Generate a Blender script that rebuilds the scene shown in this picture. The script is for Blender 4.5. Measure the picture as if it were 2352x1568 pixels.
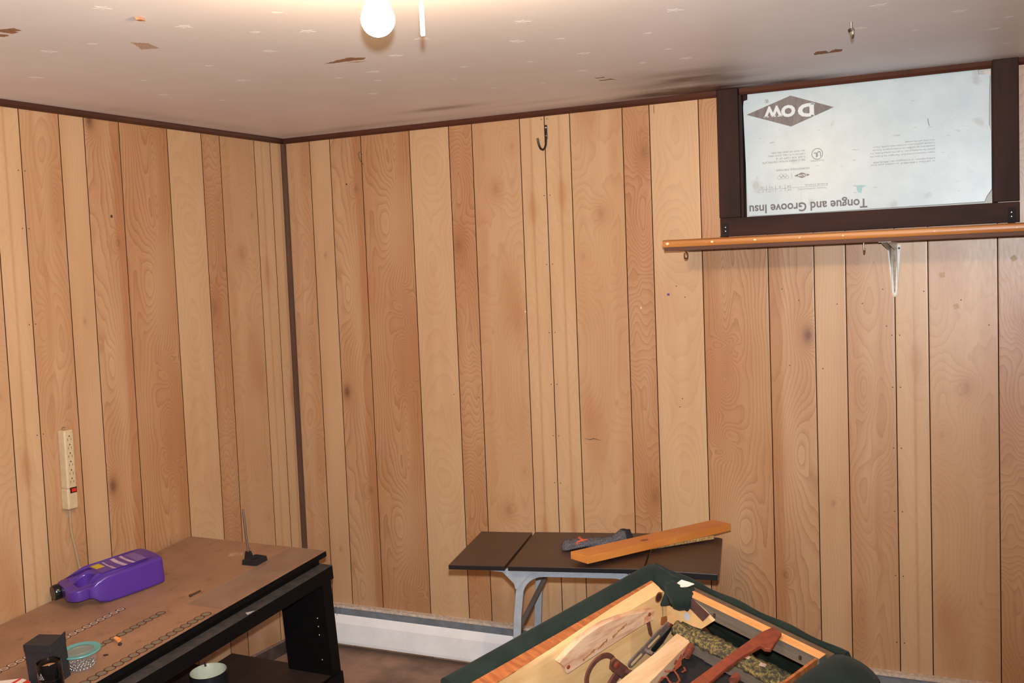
import bpy, bmesh, math, random
import numpy as np
from mathutils import Vector, Matrix, Quaternion
random.seed(7)
SC = bpy.context.scene
for o in list(bpy.data.objects): bpy.data.objects.remove(o)

# ------------------------------------------------------------ camera
H = 2.1414                                   # ceiling height
CAM = Vector((2.85414, -3.68054, 1.56678))
CX = Vector((0.89682798, 0.44059078, -0.03974093))
CY = Vector((-0.00561771, -0.0784846, -0.9968995))
CZ = Vector((-0.44234378, 0.89427061, -0.06791208))
cam = bpy.data.cameras.new('camera'); camo = bpy.data.objects.new('camera', cam)
SC.collection.objects.link(camo)
m3 = Matrix((CX, -CY, -CZ)).transposed()
camo.matrix_world = Matrix.Translation(CAM) @ m3.to_4x4()
cam.sensor_width = 36; cam.lens = 37.92; cam.clip_start = .02
SC.camera = camo
# ------------------------------------------------------------ view / world / lights
SC.view_settings.view_transform = 'Standard'; SC.view_settings.look = 'None'
SC.view_settings.exposure = 0.0; SC.view_settings.gamma = 1; SC.view_settings.use_curve_mapping = False
w = bpy.data.worlds.new('world'); SC.world = w; w.use_nodes = True
w.node_tree.nodes['Background'].inputs[0].default_value = (.55, .65, .8, 1)
w.node_tree.nodes['Background'].inputs[1].default_value = .3
FLASH = CAM + Vector((0.0, 0.01, 0.085))     # the flash unit on top of the camera
fl = bpy.data.lights.new('camera_flash', 'SPOT'); flo = bpy.data.objects.new('camera_flash', fl)
SC.collection.objects.link(flo)
fl.energy = 520; fl.spot_size = math.radians(104); fl.spot_blend = 1.0; fl.shadow_soft_size = .018
fl.color = (.93, .97, 1.0)
flo.matrix_world = Matrix.Translation(FLASH) @ m3.to_4x4() @ Matrix.Rotation(math.radians(9), 4, 'Y') @ Matrix.Rotation(math.radians(9), 4, 'X')
BULB = Vector((1.803, -2.038, 2.013))
BULB_STRENGTH = 780.0

# ------------------------------------------------------------ helpers
def lin(r, g, b):
    f = lambda c: (c/255/12.92) if c/255 <= .04045 else ((c/255+.055)/1.055)**2.4
    return (f(r), f(g), f(b), 1)
def newmat(name, col=(200,200,200), rough=.6, metal=0.0, spec=.5, noise=0, nscale=20, stretch=(1,1,1), col2=None, bump=0, bscale=200, **kw):
    m = bpy.data.materials.new(name); m.use_nodes = True
    nt = m.node_tree; b = nt.nodes['Principled BSDF']
    b.inputs['Base Color'].default_value = lin(*col)
    b.inputs['Roughness'].default_value = rough; b.inputs['Metallic'].default_value = metal
    b.inputs['Specular IOR Level'].default_value = spec
    tc = nt.nodes.new('ShaderNodeTexCoord')
    if col2 is not None:
        mp = nt.nodes.new('ShaderNodeMapping'); mp.inputs['Scale'].default_value = stretch
        n = nt.nodes.new('ShaderNodeTexNoise'); n.inputs['Scale'].default_value = nscale; n.inputs['Detail'].default_value = 6
        n.inputs['Roughness'].default_value = .65
        r = nt.nodes.new('ShaderNodeValToRGB'); r.color_ramp.elements[0].position = kw.get('lo', .38); r.color_ramp.elements[1].position = kw.get('hi', .62)
        r.color_ramp.elements[0].color = lin(*col); r.color_ramp.elements[1].color = lin(*col2)
        nt.links.new(tc.outputs['Object'], mp.inputs[0]); nt.links.new(mp.outputs[0], n.inputs['Vector'])
        nt.links.new(n.outputs['Fac'], r.inputs[0]); nt.links.new(r.outputs[0], b.inputs['Base Color'])
    if bump:
        n2 = nt.nodes.new('ShaderNodeTexNoise'); n2.inputs['Scale'].default_value = bscale; n2.inputs['Detail'].default_value = 4
        bp = nt.nodes.new('ShaderNodeBump'); bp.inputs['Strength'].default_value = bump; bp.inputs['Distance'].default_value = .002
        nt.links.new(tc.outputs['Object'], n2.inputs['Vector']); nt.links.new(n2.outputs['Fac'], bp.inputs['Height'])
        nt.links.new(bp.outputs[0], b.inputs['Normal'])
    return m
def emit(name, col, s):
    m = bpy.data.materials.new(name); m.use_nodes = True
    b = m.node_tree.nodes['Principled BSDF']
    b.inputs['Base Color'].default_value = (1,1,1,1)
    b.inputs['Emission Color'].default_value = (*col, 1); b.inputs['Emission Strength'].default_value = s
    return m
class MB:
    def __init__(s, M=None): s.v = []; s.f = []; s.mi = []; s.M = M
    def add(s, vs, fs, mi=0):
        o = len(s.v); s.v += [tuple(x) for x in vs]; s.f += [tuple(i+o for i in f) for f in fs]; s.mi += [mi]*len(fs)
    def box(s, a, b, mi=0):
        x0,y0,z0 = [min(p,q) for p,q in zip(a,b)]; x1,y1,z1 = [max(p,q) for p,q in zip(a,b)]
        s.add([(x0,y0,z0),(x1,y0,z0),(x1,y1,z0),(x0,y1,z0),(x0,y0,z1),(x1,y0,z1),(x1,y1,z1),(x0,y1,z1)],
              [(0,3,2,1),(4,5,6,7),(0,1,5,4),(1,2,6,5),(2,3,7,6),(3,0,4,7)], mi)
    def prism(s, pts, d, mi=0):            # closed polygon of 3d points swept by the vector d
        n = len(pts); p = [Vector(q) for q in pts]; d = Vector(d)
        nrm = Vector((0,0,0))
        for i in range(n): nrm += p[i].cross(p[(i+1) % n])
        if nrm.dot(d) > 0: p.reverse()
        s.add(p+[q+d for q in p], [tuple(range(n)), tuple(range(2*n-1, n-1, -1))]+[(i, i+n, (i+1) % n+n, (i+1) % n) for i in range(n)], mi)
    def rings(s, R, mi=0, cap=True, closed=True):
        n = len(R[0]); vs = [q for r in R for q in r]; fs = []
        for k in range(len(R)-1):
            for i in range(n if closed else n-1):
                j = (i+1) % n; fs.append((k*n+i, k*n+j, (k+1)*n+j, (k+1)*n+i))
        if cap: fs += [tuple(range(n-1,-1,-1)), tuple(range((len(R)-1)*n, len(R)*n))]
        s.add(vs, fs, mi)
    def tube(s, path, r, n=10, mi=0, cap=True):
        P = [Vector(p) for p in path]; R = []; up = None
        for i, p in enumerate(P):
            t = (P[min(i+1, len(P)-1)]-P[max(i-1, 0)]).normalized()
            if up is None:
                up = Vector((0,0,1)) if abs(t.z) < .9 else Vector((1,0,0))
            a = (up - t*up.dot(t)).normalized(); b = t.cross(a); up = a
            rr = r[i] if isinstance(r, (list, tuple)) else r
            R.append([p+(a*math.cos(2*math.pi*k/n)+b*math.sin(2*math.pi*k/n))*rr for k in range(n)])
        s.rings(R, mi, cap)
    def lathe(s, prof, c=(0,0,0), n=32, mi=0, cap=True, axis='z'):
        c = Vector(c); R = []
        for r, z in prof:
            R.append([c+(Vector((r*math.cos(2*math.pi*k/n), r*math.sin(2*math.pi*k/n), z)) if axis == 'z' else
                       Vector((z, r*math.cos(2*math.pi*k/n), r*math.sin(2*math.pi*k/n)))) for k in range(n)])
        s.rings(R, mi, cap)
    def addmesh(s, me, M, mi=0):
        s.add([M @ v.co for v in me.vertices], [tuple(p.vertices) for p in me.polygons], mi)
    def build(s, name, mats, parent=None, smooth=False, bevel=0, bseg=2, subd=0, label=None, angle=40, origin=None):
        M = s.M or Matrix.Identity(4)
        vs = [M @ Vector(v) for v in s.v]
        if origin is None:
            lo = [min(v[i] for v in vs) for i in range(3)]; hi = [max(v[i] for v in vs) for i in range(3)]
            origin = Vector(((lo[0]+hi[0])/2, (lo[1]+hi[1])/2, lo[2]))
        origin = Vector(origin)
        me = bpy.data.meshes.new(name); me.from_pydata([v-origin for v in vs], [], s.f); me.update()
        if not isinstance(mats, (list, tuple)): mats = [mats]
        for m in mats: me.materials.append(m)
        me.polygons.foreach_set('material_index', s.mi)
        bm = bmesh.new(); bm.from_mesh(me); bmesh.ops.recalc_face_normals(bm, faces=bm.faces); bm.to_mesh(me); bm.free()
        if smooth:
            me.polygons.foreach_set('use_smooth', [True]*len(me.polygons))
            if angle < 180 and not subd:
                try: me.set_sharp_from_angle(angle=math.radians(angle))
                except Exception: pass
        o = bpy.data.objects.new(name, me); SC.collection.objects.link(o)
        o.matrix_world = Matrix.Translation(origin)
        if parent is not None:
            o.parent = parent; o.matrix_parent_inverse = parent.matrix_basis.inverted() if parent.parent is None else (parent.parent.matrix_basis @ parent.matrix_parent_inverse @ parent.matrix_basis).inverted() if False else world(parent).inverted()
        if bevel:
            b = o.modifiers.new('bevel', 'BEVEL'); b.width = bevel; b.segments = bseg; b.limit_method = 'ANGLE'; b.angle_limit = math.radians(40)
        if subd:
            d = o.modifiers.new('sub', 'SUBSURF'); d.levels = subd; d.render_levels = subd
        if label: o['label'] = label
        return o
def world(o):
    M = o.matrix_basis.copy()
    if o.parent is not None: M = world(o.parent) @ o.matrix_parent_inverse @ M
    return M
def thing(name, label, cat, loc, group=None):
    o = bpy.data.objects.new(name, None); SC.collection.objects.link(o)
    o.matrix_world = Matrix.Translation(Vector(loc)); o.empty_display_size = .05
    return tag(o, label, cat, group)
def tag(o, label, cat, group=None):
    o['label'] = label; o['category'] = cat
    if group: o['group'] = group
    return o
def struct(o): o['kind'] = 'structure'; return o
def copytree(o, loc, parent=None, rot=None):
    c = o.copy(); SC.collection.objects.link(c)
    if parent is None:
        c.parent = None; c.matrix_world = Matrix.Translation(Vector(loc)) @ (rot.to_4x4() if rot else Matrix.Identity(4))
    else: c.parent = parent
    for ch in o.children: copytree(ch, None, c)
    return c
_tc = {}
def text_mesh(body, bold=0.0, shear=0.0):
    k = (body, bold, shear)
    if k in _tc: return _tc[k]
    cu = bpy.data.curves.new('t', 'FONT'); cu.body = body; cu.size = 1; cu.offset = bold; cu.shear = shear; cu.resolution_u = 3
    ob = bpy.data.objects.new('t', cu); SC.collection.objects.link(ob)
    bpy.context.view_layer.update()
    me = bpy.data.meshes.new_from_object(ob.evaluated_get(bpy.context.evaluated_depsgraph_get()))
    bpy.data.objects.remove(ob)
    xs = [v.co.x for v in me.vertices]; ys = [v.co.y for v in me.vertices]
    _tc[k] = (me, min(xs), max(xs), min(ys), max(ys)); return _tc[k]
def put_text(mb, body, p0, ex, ey, wdt, hgt, lift=.0004, mi=0, bold=0.0):
    """text box with its lower left corner at p0, ex/ey unit vectors, fitted to wdt x hgt"""
    me, x0, x1, y0, y1 = text_mesh(body, bold)
    ex = Vector(ex); ey = Vector(ey); ez = ex.cross(ey); p0 = Vector(p0)
    sx = wdt/(x1-x0); sy = hgt/(y1-y0)
    mb.add([p0+ex*((v.co.x-x0)*sx)+ey*((v.co.y-y0)*sy)+ez*lift for v in me.vertices], [tuple(p.vertices) for p in me.polygons], mi)
X, Y, Z = Vector((1,0,0)), Vector((0,1,0)), Vector((0,0,1))

# ------------------------------------------------------------ wood panelling
TS, TT = 1.2192, 1.235                        # width of a printed sheet, its vertical repeat
EDGE = [0, .1016, .3048, .4064, .5842, .8128, .9652, 1.0668, 1.2192]
_rng = np.random.default_rng(11)
_lat = {}
def pnoise(s, t, fs, ft, seed):
    """value noise, periodic in t over TT"""
    nt = max(2, int(round(ft*TT))); k = (round(fs, 3), nt, seed)
    if k not in _lat: _lat[k] = np.random.default_rng(seed*131+nt*7+int(fs)).random((int(TS*fs)+6, nt))*2-1
    L = _lat[k]; a = s*fs+1; b = (t/TT*nt)
    ia = np.floor(a).astype(int); ib = np.floor(b).astype(int); fa = a-ia; fb = b-ib
    fa = fa*fa*fa*(fa*(fa*6-15)+10); fb = fb*fb*fb*(fb*(fb*6-15)+10)
    ia = np.clip(ia, 0, L.shape[0]-2); b0 = ib % nt; b1 = (ib+1) % nt
    return (L[ia, b0]*(1-fa)+L[ia+1, b0]*fa)*(1-fb)+(L[ia, b1]*(1-fa)+L[ia+1, b1]*fa)*fb
def dt(t, t0): return (t-t0+TT/2) % TT-TT/2
def gauss(s, t, s0, t0, ws, wt): return np.exp(-((s-s0)/ws)**2-(dt(t, t0)/wt)**2)
def grain(s, t):
    """ring number, tone, line strength and knot darkness of the printed sheet at (s, t)"""
    p = np.clip(np.searchsorted(EDGE, s, side='right')-1, 0, 7)
    ring = np.zeros_like(s); tone = np.zeros_like(s); amp = np.zeros_like(s); knot = np.zeros_like(s)
    n = lambda fs, ft, sd: pnoise(s, t, fs, ft, sd)
    wob = n(9, 3, 1)*1.0+n(20, 7, 2)*.45+n(45, 16, 3)*.2
    c = [(EDGE[i]+EDGE[i+1])/2 for i in range(8)]
    base = [
        26*s+2.2*n(8, 2.5, 10)+4.5*n(14, 5, 11)*.5,
        22*s+5.5*n(7, 2.4, 12)+1.6*n(16, 6, 13)+2*gauss(s, t, .2, 1.0, .05, .25),
        27*t+3.5*n(11, 5, 14)+1.3*n(30, 12, 15)+9*s,
        9*dt(t, .4)*np.sign(dt(t, .4))*1.2+420*(s-c[3]+.012*n(3, 4, 17))**2+2.2*n(12, 5, 16),
        62*s+2.2*n(7, 2.4, 18)+.8*n(22, 8, 19),
        58*s+2.4*n(8, 2.6, 20)+.7*n(20, 9, 21),
        95*s+1.2*n(8, 2.2, 22),
        620*(s-c[7]+.02*n(2, 3, 24))**2+7*np.abs(dt(t, 1.13))+3.0*n(10, 4, 23)+9*s,
    ]
    tones = [.08, .28, .66, .0, .78, .48, .22, .46]; amps = [.20, .32, .85, .22, .85, .75, .20, .58]
    for i in range(8):
        k = p == i; ring[k] = base[i][k]+(wob*.35)[k]; tone[k] = tones[i]; amp[k] = amps[i]
    def feat(pi, s0, t0, A, ws, wt, dk=0, kr=.01, tn=0):
        k = p == pi
        g = gauss(s, t, s0, t0, ws, wt)
        ring[k] += (A*g)[k]
        if dk: knot[k] = np.maximum(knot[k], (dk*gauss(s, t, s0, t0, kr, kr*1.7))[k])
        if tn: tone[k] += (tn*g)[k]
    feat(4, .648, 1.152, 9, .045, .11); feat(4, .652, 1.152, 4, .018, .035); feat(4, .656, 1.265, -6, .05, .035); feat(4, .69, 1.262, 4, .02, .02)
    feat(4, .66, .95, 6, .05, .05); feat(4, .64, .90, -5, .03, .03); feat(4, .655, .25, 7, .022, .17, tn=-.35); feat(4, .70, .62, 8, .06, .16, tn=-.3)
    feat(5, .9395, 1.302, 8, .032, .055, .75, .016, .25); feat(5, .8455, .474, 5, .025, .04, .4, .008, .15); feat(5, .90, .9, 5, .05, .2, tn=-.25)
    feat(6, 1.014, .735, 5, .03, .045, .45, .006, .1)
    feat(1, .211, .516, 5, .04, .05, .22, .012, .35); feat(1, .137, .362, 4, .022, .035, .15, .006, .15); feat(1, .155, 1.0, 3, .05, .09, 0, 0, .4); feat(1, .17, .86, 2, .03, .1, 0, 0, .3)
    feat(1, .25, 1.06, 0, .02, .03, .3, .005)
    feat(2, .384, .722, 7, .04, .08, .35, .016, .4); feat(2, .37, .5, 6, .03, .1); feat(2, .33, 1.1, -5, .05, .1)
    feat(7, 1.12, 1.13, 6, .03, .09, tn=.15); feat(7, 1.105, .34, 7, .028, .11, tn=.2); feat(7, 1.17, .75, 5, .03, .08)
    feat(0, .06, .60, 1.5, .025, .06, 0, 0, .22)
    # broad colour drift, heart wood streaks
    tone += .16*n(14, 1.6, 30)+.10*n(30, 6, 31)
    k = p == 0; tone[k] += (.55*np.exp(-((s-.056-.006*n(1, 2, 32))/(.004+.008*gauss(s*0, t, 0, .6, 1, .05)))**2))[k]
    k = p == 5; tone[k] += (.45*(np.tanh((.848+.012*n(1, 3, 33)-s)*160)*.5+.5))[k]
    k = p == 7; tone[k] += (.25*np.exp(-((s-1.165-.01*n(1, 2, 34))/.012)**2))[k]
    k = p == 1; tone[k] += (.35*(np.tanh((s-.262-.01*n(1, 2.5, 35))*120)*.5+.5)*(.5+.5*n(1, 1.6, 36)))[k]
    return ring, np.clip(tone, 0, 1), np.clip(amp*(1+.35*n(5, 3, 40)), 0, 1), np.clip(knot, 0, 1)
def panel_material():
    m = bpy.data.materials.new('printed_birch_panelling'); m.use_nodes = True; nt = m.node_tree; N = nt.nodes; L = nt.links
    b = N['Principled BSDF']; b.inputs['Roughness'].default_value = .36; b.inputs['Specular IOR Level'].default_value = .65
    def att(n):
        a = N.new('ShaderNodeAttribute'); a.attribute_name = n; return a.outputs['Fac']
    def mth(op, a, b_=None, c_=None, clamp=False):
        x = N.new('ShaderNodeMath'); x.operation = op; x.use_clamp = clamp
        for i, q in enumerate((a, b_, c_)):
            if q is None: continue
            if isinstance(q, (int, float)): x.inputs[i].default_value = q
            else: L.new(q, x.inputs[i])
        return x.outputs[0]
    def mix(f, a, b_, mode='MIX'):
        x = N.new('ShaderNodeMix'); x.data_type = 'RGBA'; x.blend_type = mode
        if isinstance(f, (int, float)): x.inputs[0].default_value = f
        else: L.new(f, x.inputs[0])
        for i, q in ((6, a), (7, b_)):
            if isinstance(q, tuple): x.inputs[i].default_value = q
            else: L.new(q, x.inputs[i])
        return x.outputs[2]
    tc = N.new('ShaderNodeTexCoord')
    def noise(scale, stretch, det=4):
        mp = N.new('ShaderNodeMapping'); mp.inputs['Scale'].default_value = stretch
        n = N.new('ShaderNodeTexNoise'); n.inputs['Scale'].default_value = scale; n.inputs['Detail'].default_value = det
        L.new(tc.outputs['Object'], mp.inputs[0]); L.new(mp.outputs[0], n.inputs['Vector']); return n.outputs['Fac']
    fib = noise(260, (1, 1, .03)); soft = noise(45, (1, 1, .25)); big = noise(3, (1, 1, .6))
    ring = mth('ADD', att('ring'), mth('MULTIPLY', soft, .8))
    ph = mth('FRACT', ring)
    # a late-wood line: dark just before the ring ends, fading softly
    l1 = mth('POWER', ph, 3.0); l2 = mth('SUBTRACT', 1, mth('POWER', ph, 26)); line = mth('MULTIPLY', l1, l2)
    ph2 = mth('FRACT', mth('MULTIPLY', ring, 3.0)); fine = mth('MULTIPLY', mth('POWER', ph2, 2), .22)
    line = mth('ADD', line, fine)
    la = mth('MULTIPLY', mth('MULTIPLY', line, att('lineamp')), .9, clamp=True)
    t = mth('ADD', att('tone'), mth('MULTIPLY', mth('SUBTRACT', big, .5), .3), clamp=True)
    c0 = mix(t, lin(*PALE), lin(*DARK))
    c1 = mix(mth('MULTIPLY', la, .72), c0, lin(*LINE))
    c2 = mix(mth('MULTIPLY', mth('SUBTRACT', fib, .35), .22, clamp=True), c1, lin(*LINE))
    c3 = mix(mth('MULTIPLY', att('knot'), .95, clamp=True), c2, lin(*KNOT))
    L.new(c3, b.inputs['Base Color'])
    rr = mth('ADD', .34, mth('MULTIPLY', noise(120, (1, 1, .2)), .10)); L.new(rr, b.inputs['Roughness'])
    return m
PALE = (194, 158, 120); DARK = (167, 117, 78); LINE = (134, 82, 50); KNOT = (66, 40, 32)
M_panel = panel_material()
M_groove = newmat('groove_paint', (46, 24, 17), .95, spec=.02)
GW = .0016
def panel_wall(name, length, z0, z1, place, seam0, seams, cell=.006, zc=.010, hole=None):
    """seams: list of (a, b, orientation, t0) sheets along the wall coordinate q; place(q, depth, z) -> point.
    seams are given as functions from q to the sheet coordinate s (ascending or descending)"""
    grooves = set()
    for (a, b, sg, t0, org) in seams:
        for e in EDGE:
            q = org+sg*e
            if a-1e-6 <= q <= b+1e-6: grooves.add(round(q, 5))
    grooves = sorted(g for g in grooves if GW*2 < g < length-GW*2)
    cols = []; kind = []                                   # kind of the strip to the right of each column
    cur = 0.0
    def fill(a, b):
        n = max(1, int(round((b-a)/cell)))
        for i in range(n): cols.append(a+(b-a)*i/n); kind.append(0)
    for g in grooves:
        fill(cur, g-GW); cols.append(g-GW); kind.append(1); cols.append(g); kind.append(1); cur = g+GW
    fill(cur, length); cols.append(length); kind.append(0)
    cols = np.array(cols); zs = np.linspace(z0, z1, int((z1-z0)/zc)+1)
    isg = np.zeros(len(cols)); gs = np.array(grooves)
    for i, q in enumerate(cols):
        if kind[i] == 1 and i and kind[i-1] == 1 and len(gs) and np.min(np.abs(gs-q)) < 1e-6: isg[i] = 1
    qq, zz = np.meshgrid(cols, zs, indexing='ij')
    s = np.zeros_like(qq); t = np.zeros_like(qq)
    mid = (cols+np.append(cols[1:], cols[-1]))/2
    for (a, b, sg, t0, org) in seams:
        k = (mid >= a-1e-6) & (mid <= b+1e-6)
        s[k] = (qq[k]-org)*sg; t[k] = zz[k] if sg*ORI[name] > 0 else t0-zz[k]
        if sg*ORI[name] > 0: t[k] += t0
    # nudge groove-side columns into their own plank
    s = np.clip(s, 0, TS-1e-5)
    eps = .0004
    left = np.array([kind[i] == 1 and isg[i] == 0 for i in range(len(cols))])   # column at g-GW
    F = grain(s.ravel(), (t % TT).ravel()); F = [f.reshape(s.shape) for f in F]
    P = np.zeros(qq.shape+(3,))
    for i, q in enumerate(cols):
        dep = .0003 if isg[i] else 0
        a = place(q, dep, 0.0); P[i, :, 0] = a[0]; P[i, :, 1] = a[1]; P[i, :, 2] = zs
    nq, nz = qq.shape
    I, J = np.meshgrid(np.arange(nq-1), np.arange(nz-1), indexing='ij'); I = I.ravel(); J = J.ravel()
    keep = np.ones(len(I), bool)
    if hole:
        qc = (cols[I]+cols[I+1])/2; zcen = (zs[J]+zs[J+1])/2
        keep = ~((qc > hole[0]) & (qc < hole[1]) & (zcen > hole[2]) & (zcen < hole[3]))
    I = I[keep]; J = J[keep]
    base = I*nz+J
    if ORI[name] > 0: quads = np.stack([base, base+nz, base+nz+1, base+1], 1)
    else: quads = np.stack([base, base+1, base+nz+1, base+nz], 1)
    me = bpy.data.meshes.new(name)
    me.vertices.add(nq*nz); me.vertices.foreach_set('co', P.reshape(-1))
    me.loops.add(len(quads)*4); me.loops.foreach_set('vertex_index', quads.ravel())
    me.polygons.add(len(quads)); me.polygons.foreach_set('loop_start', np.arange(len(quads))*4)
    me.polygons.foreach_set('loop_total', np.full(len(quads), 4))
    me.materials.append(M_panel); me.materials.append(M_groove)
    kd = np.array(kind)[I]; me.polygons.foreach_set('material_index', kd.astype(np.int32))
    me.update(calc_edges=True)
    for nm, f in zip(('ring', 'tone', 'lineamp', 'knot'), F):
        a = me.attributes.new(nm, 'FLOAT', 'POINT'); a.data.foreach_set('value', f.reshape(-1).astype(np.float32))
    o = bpy.data.objects.new(name, me); SC.collection.objects.link(o)
    return struct(o)
RX, RY = 4.4, -4.9                             # the far corner of the room, behind the camera
ORI = {'wall_right': 1, 'wall_left': -1, 'wall_back': -1, 'wall_far_right': 1}
S0 = 1.2025
WX0, WX1, WZ0, WZ1 = 1.930, 2.722, 1.700, 2.136   # the window opening
wall_r = panel_wall('wall_right', RX, 0.0, H, lambda q, d, z: (q, d, z), 0,
    [(0, S0, -1, 2.384, S0), (S0, S0+TS, 1, 0.0, S0), (S0+TS, S0+2*TS, 1, .62, S0+TS), (S0+2*TS, RX, 1, .2, S0+2*TS)],
    hole=(WX0, WX1, WZ0, WZ1))
wall_l = panel_wall('wall_left', -RY, 0.055, H, lambda q, d, z: (-d, -q, z), 0,
    [(0, .085, -1, 2.0, .085), (.085, .085+TS, 1, 2.181, .085), (.085+TS, .085+2*TS, 1, 1.6, .085+TS), (.085+2*TS, .085+3*TS, 1, 1.9, .085+2*TS), (.085+3*TS, -RY, 1, 1.9, .085+3*TS)])
M_plaster = newmat('off_white_painted_wall', (214, 206, 194), .8, col2=(204, 196, 184), nscale=4)  # for the unseen walls, off-white chosen to bounce neutral light onto the ceiling
mb = MB(); mb.box((-.1, RY-.1, 0), (RX+.1, RY, H)); struct(mb.build('wall_back', M_plaster))
mb = MB(); mb.box((RX, RY, 0), (RX+.1, .1, H)); struct(mb.build('wall_far_right', M_plaster))

# ------------------------------------------------------------ floor, ceiling, trim
M_floor = newmat('dirty_floor', (164, 132, 112), .75, nscale=5, col2=(112, 90, 78), lo=.4, hi=.68, bump=.3, bscale=60)
mb = MB(); mb.box((-.1, RY-.1, -.1), (RX+.1, .1, 0)); struct(mb.build('floor', M_floor))
def ceiling_material():
    m = newmat('painted_ceiling', (234, 232, 234), .5, spec=.4, nscale=2.2, col2=(226, 222, 222), lo=.35, hi=.7, bump=.15, bscale=35)
    nt = m.node_tree; N = nt.nodes; L = nt.links; b = N['Principled BSDF']
    src = b.inputs['Base Color'].links[0].from_socket
    tc = N.new('ShaderNodeTexCoord'); sx = N.new('ShaderNodeSeparateXYZ'); L.new(tc.outputs['Object'], sx.inputs[0])
    nz = N.new('ShaderNodeTexNoise'); nz.inputs['Scale'].default_value = 7; nz.inputs['Detail'].default_value = 4
    mp = N.new('ShaderNodeMapping'); mp.inputs['Scale'].default_value = (.5, 1.6, 1); L.new(tc.outputs['Object'], mp.inputs[0]); L.new(mp.outputs[0], nz.inputs['Vector'])
    acc = None
    def mth(op, a, b_=None):
        x = N.new('ShaderNodeMath'); x.operation = op
        for i, q in enumerate((a, b_)):
            if q is None: continue
            if isinstance(q, (int, float)): x.inputs[i].default_value = q
            else: L.new(q, x.inputs[i])
        return x.outputs[0]
    ox, oy = CEIL_O
    # dark blurred patches on the ceiling, mostly near the walls: (x, y, half sizes, strength)
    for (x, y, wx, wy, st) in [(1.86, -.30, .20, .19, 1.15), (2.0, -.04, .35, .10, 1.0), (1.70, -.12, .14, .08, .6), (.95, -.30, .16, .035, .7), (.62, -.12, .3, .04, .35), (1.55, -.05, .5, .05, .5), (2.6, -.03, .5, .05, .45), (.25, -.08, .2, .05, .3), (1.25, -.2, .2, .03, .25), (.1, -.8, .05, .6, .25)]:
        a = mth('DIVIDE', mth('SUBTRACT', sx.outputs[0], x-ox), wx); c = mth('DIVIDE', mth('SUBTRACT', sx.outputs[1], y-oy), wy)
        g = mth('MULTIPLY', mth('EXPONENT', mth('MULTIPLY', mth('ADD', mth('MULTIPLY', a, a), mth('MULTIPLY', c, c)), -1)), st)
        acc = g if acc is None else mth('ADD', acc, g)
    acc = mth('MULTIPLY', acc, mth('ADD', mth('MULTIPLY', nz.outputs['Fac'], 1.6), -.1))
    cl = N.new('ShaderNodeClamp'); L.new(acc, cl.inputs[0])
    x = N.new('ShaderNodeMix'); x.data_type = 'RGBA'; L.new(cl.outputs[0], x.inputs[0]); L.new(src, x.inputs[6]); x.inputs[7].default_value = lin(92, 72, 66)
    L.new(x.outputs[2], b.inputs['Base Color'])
    return m
CEIL_O = (RX/2, RY/2)
M_ceil = ceiling_material()
mb = MB(); mb.box((-.1, RY-.1, H), (RX+.1, .1, H+.1)); ceil = struct(mb.build('ceiling', M_ceil, origin=(CEIL_O[0], CEIL_O[1], H)))
M_torn = newmat('torn_ceiling_paper', (166, 122, 84), .9, col2=(136, 94, 64), nscale=120)
M_scar = newmat('scuffed_ceiling_paper', (200, 176, 156), .9, col2=(176, 148, 126), nscale=150)
def patch(pts, m):
    P = []
    for i in range(len(pts)):
        a = Vector((*pts[i], 0)); b = Vector((*pts[(i+1) % len(pts)], 0)); n = max(1, int((b-a).length/.006))
        for k in range(n):
            q = a.lerp(b, k/n); P.append((q.x+random.uniform(-.0022, .0022), q.y+random.uniform(-.0022, .0022), H-.0001))
    mb = MB(); mb.prism(P, (0, 0, -.00012)); mb.build('torn_patch', m, ceil)
patch([(.70, -2.05), (.772, -1.98), (.807, -1.972), (.80, -1.945), (.785, -1.95), (.78, -1.936), (.758, -1.937), (.754, -1.965), (.70, -2.0)], M_torn)
patch([(.70, -1.985), (.735, -1.955), (.745, -1.93), (.72, -1.925), (.70, -1.95)], M_torn)
patch([(1.096, -1.218), (1.15, -1.236), (1.203, -1.250), (1.215, -1.236), (1.236, -1.224), (1.222, -1.203), (1.183, -1.207), (1.128, -1.211)], M_torn)
patch([(1.15, -1.195), (1.19, -1.195), (1.215, -1.178), (1.18, -1.18)], M_scar)
patch([(2.268, -.48), (2.282, -.514), (2.308, -.51), (2.311, -.484), (2.335, -.517), (2.352, -.5), (2.346, -.472), (2.31, -.467), (2.27, -.464)], M_torn)
patch([(.898, -1.719), (.924, -1.688), (.904, -1.628), (.86, -1.643)], M_scar)
patch([(1.614, -.526), (1.647, -.524), (1.643, -.512), (1.612, -.514)], M_torn)
patch([(1.61, -.474), (1.651, -.482), (1.66, -.44), (1.645, -.465), (1.61, -.462)], M_torn)
M_trim = newmat('dark_stained_trim', (58, 30, 22), .35, col2=(72, 38, 26), nscale=30, stretch=(.1, .1, 1))
M_trim2 = newmat('red_brown_stained_trim', (84, 48, 34), .6, spec=.12, col2=(66, 38, 28), nscale=30, stretch=(.1, 1, 1))
M_trim3 = newmat('mid_brown_corner_trim', (88, 62, 50), .7, spec=.15, col2=(76, 52, 42), nscale=40, stretch=(1, 1, .1))
def mould(name, along, a, b, m, q0=None):
    prof = [(0, 0), (0, -.021), (.004, -.021), (.012, -.013), (.0145, -.004), (.0145, 0)]
    mb = MB()
    if along == 'x': mb.prism([(a, -d, H+z) for d, z in prof], (b-a, 0, 0))
    else: mb.prism([(d, a, H+z) for d, z in prof], (0, b-a, 0))
    o = struct(mb.build(name, m)); return o
tl = mould('trim_1', 'y', RY, 0, M_trim)
tr = mould('trim_2', 'x', 0, 1.857, M_trim2)
tr2 = mould('trim_3', 'x', 1.934, 2.715, M_trim2)
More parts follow.
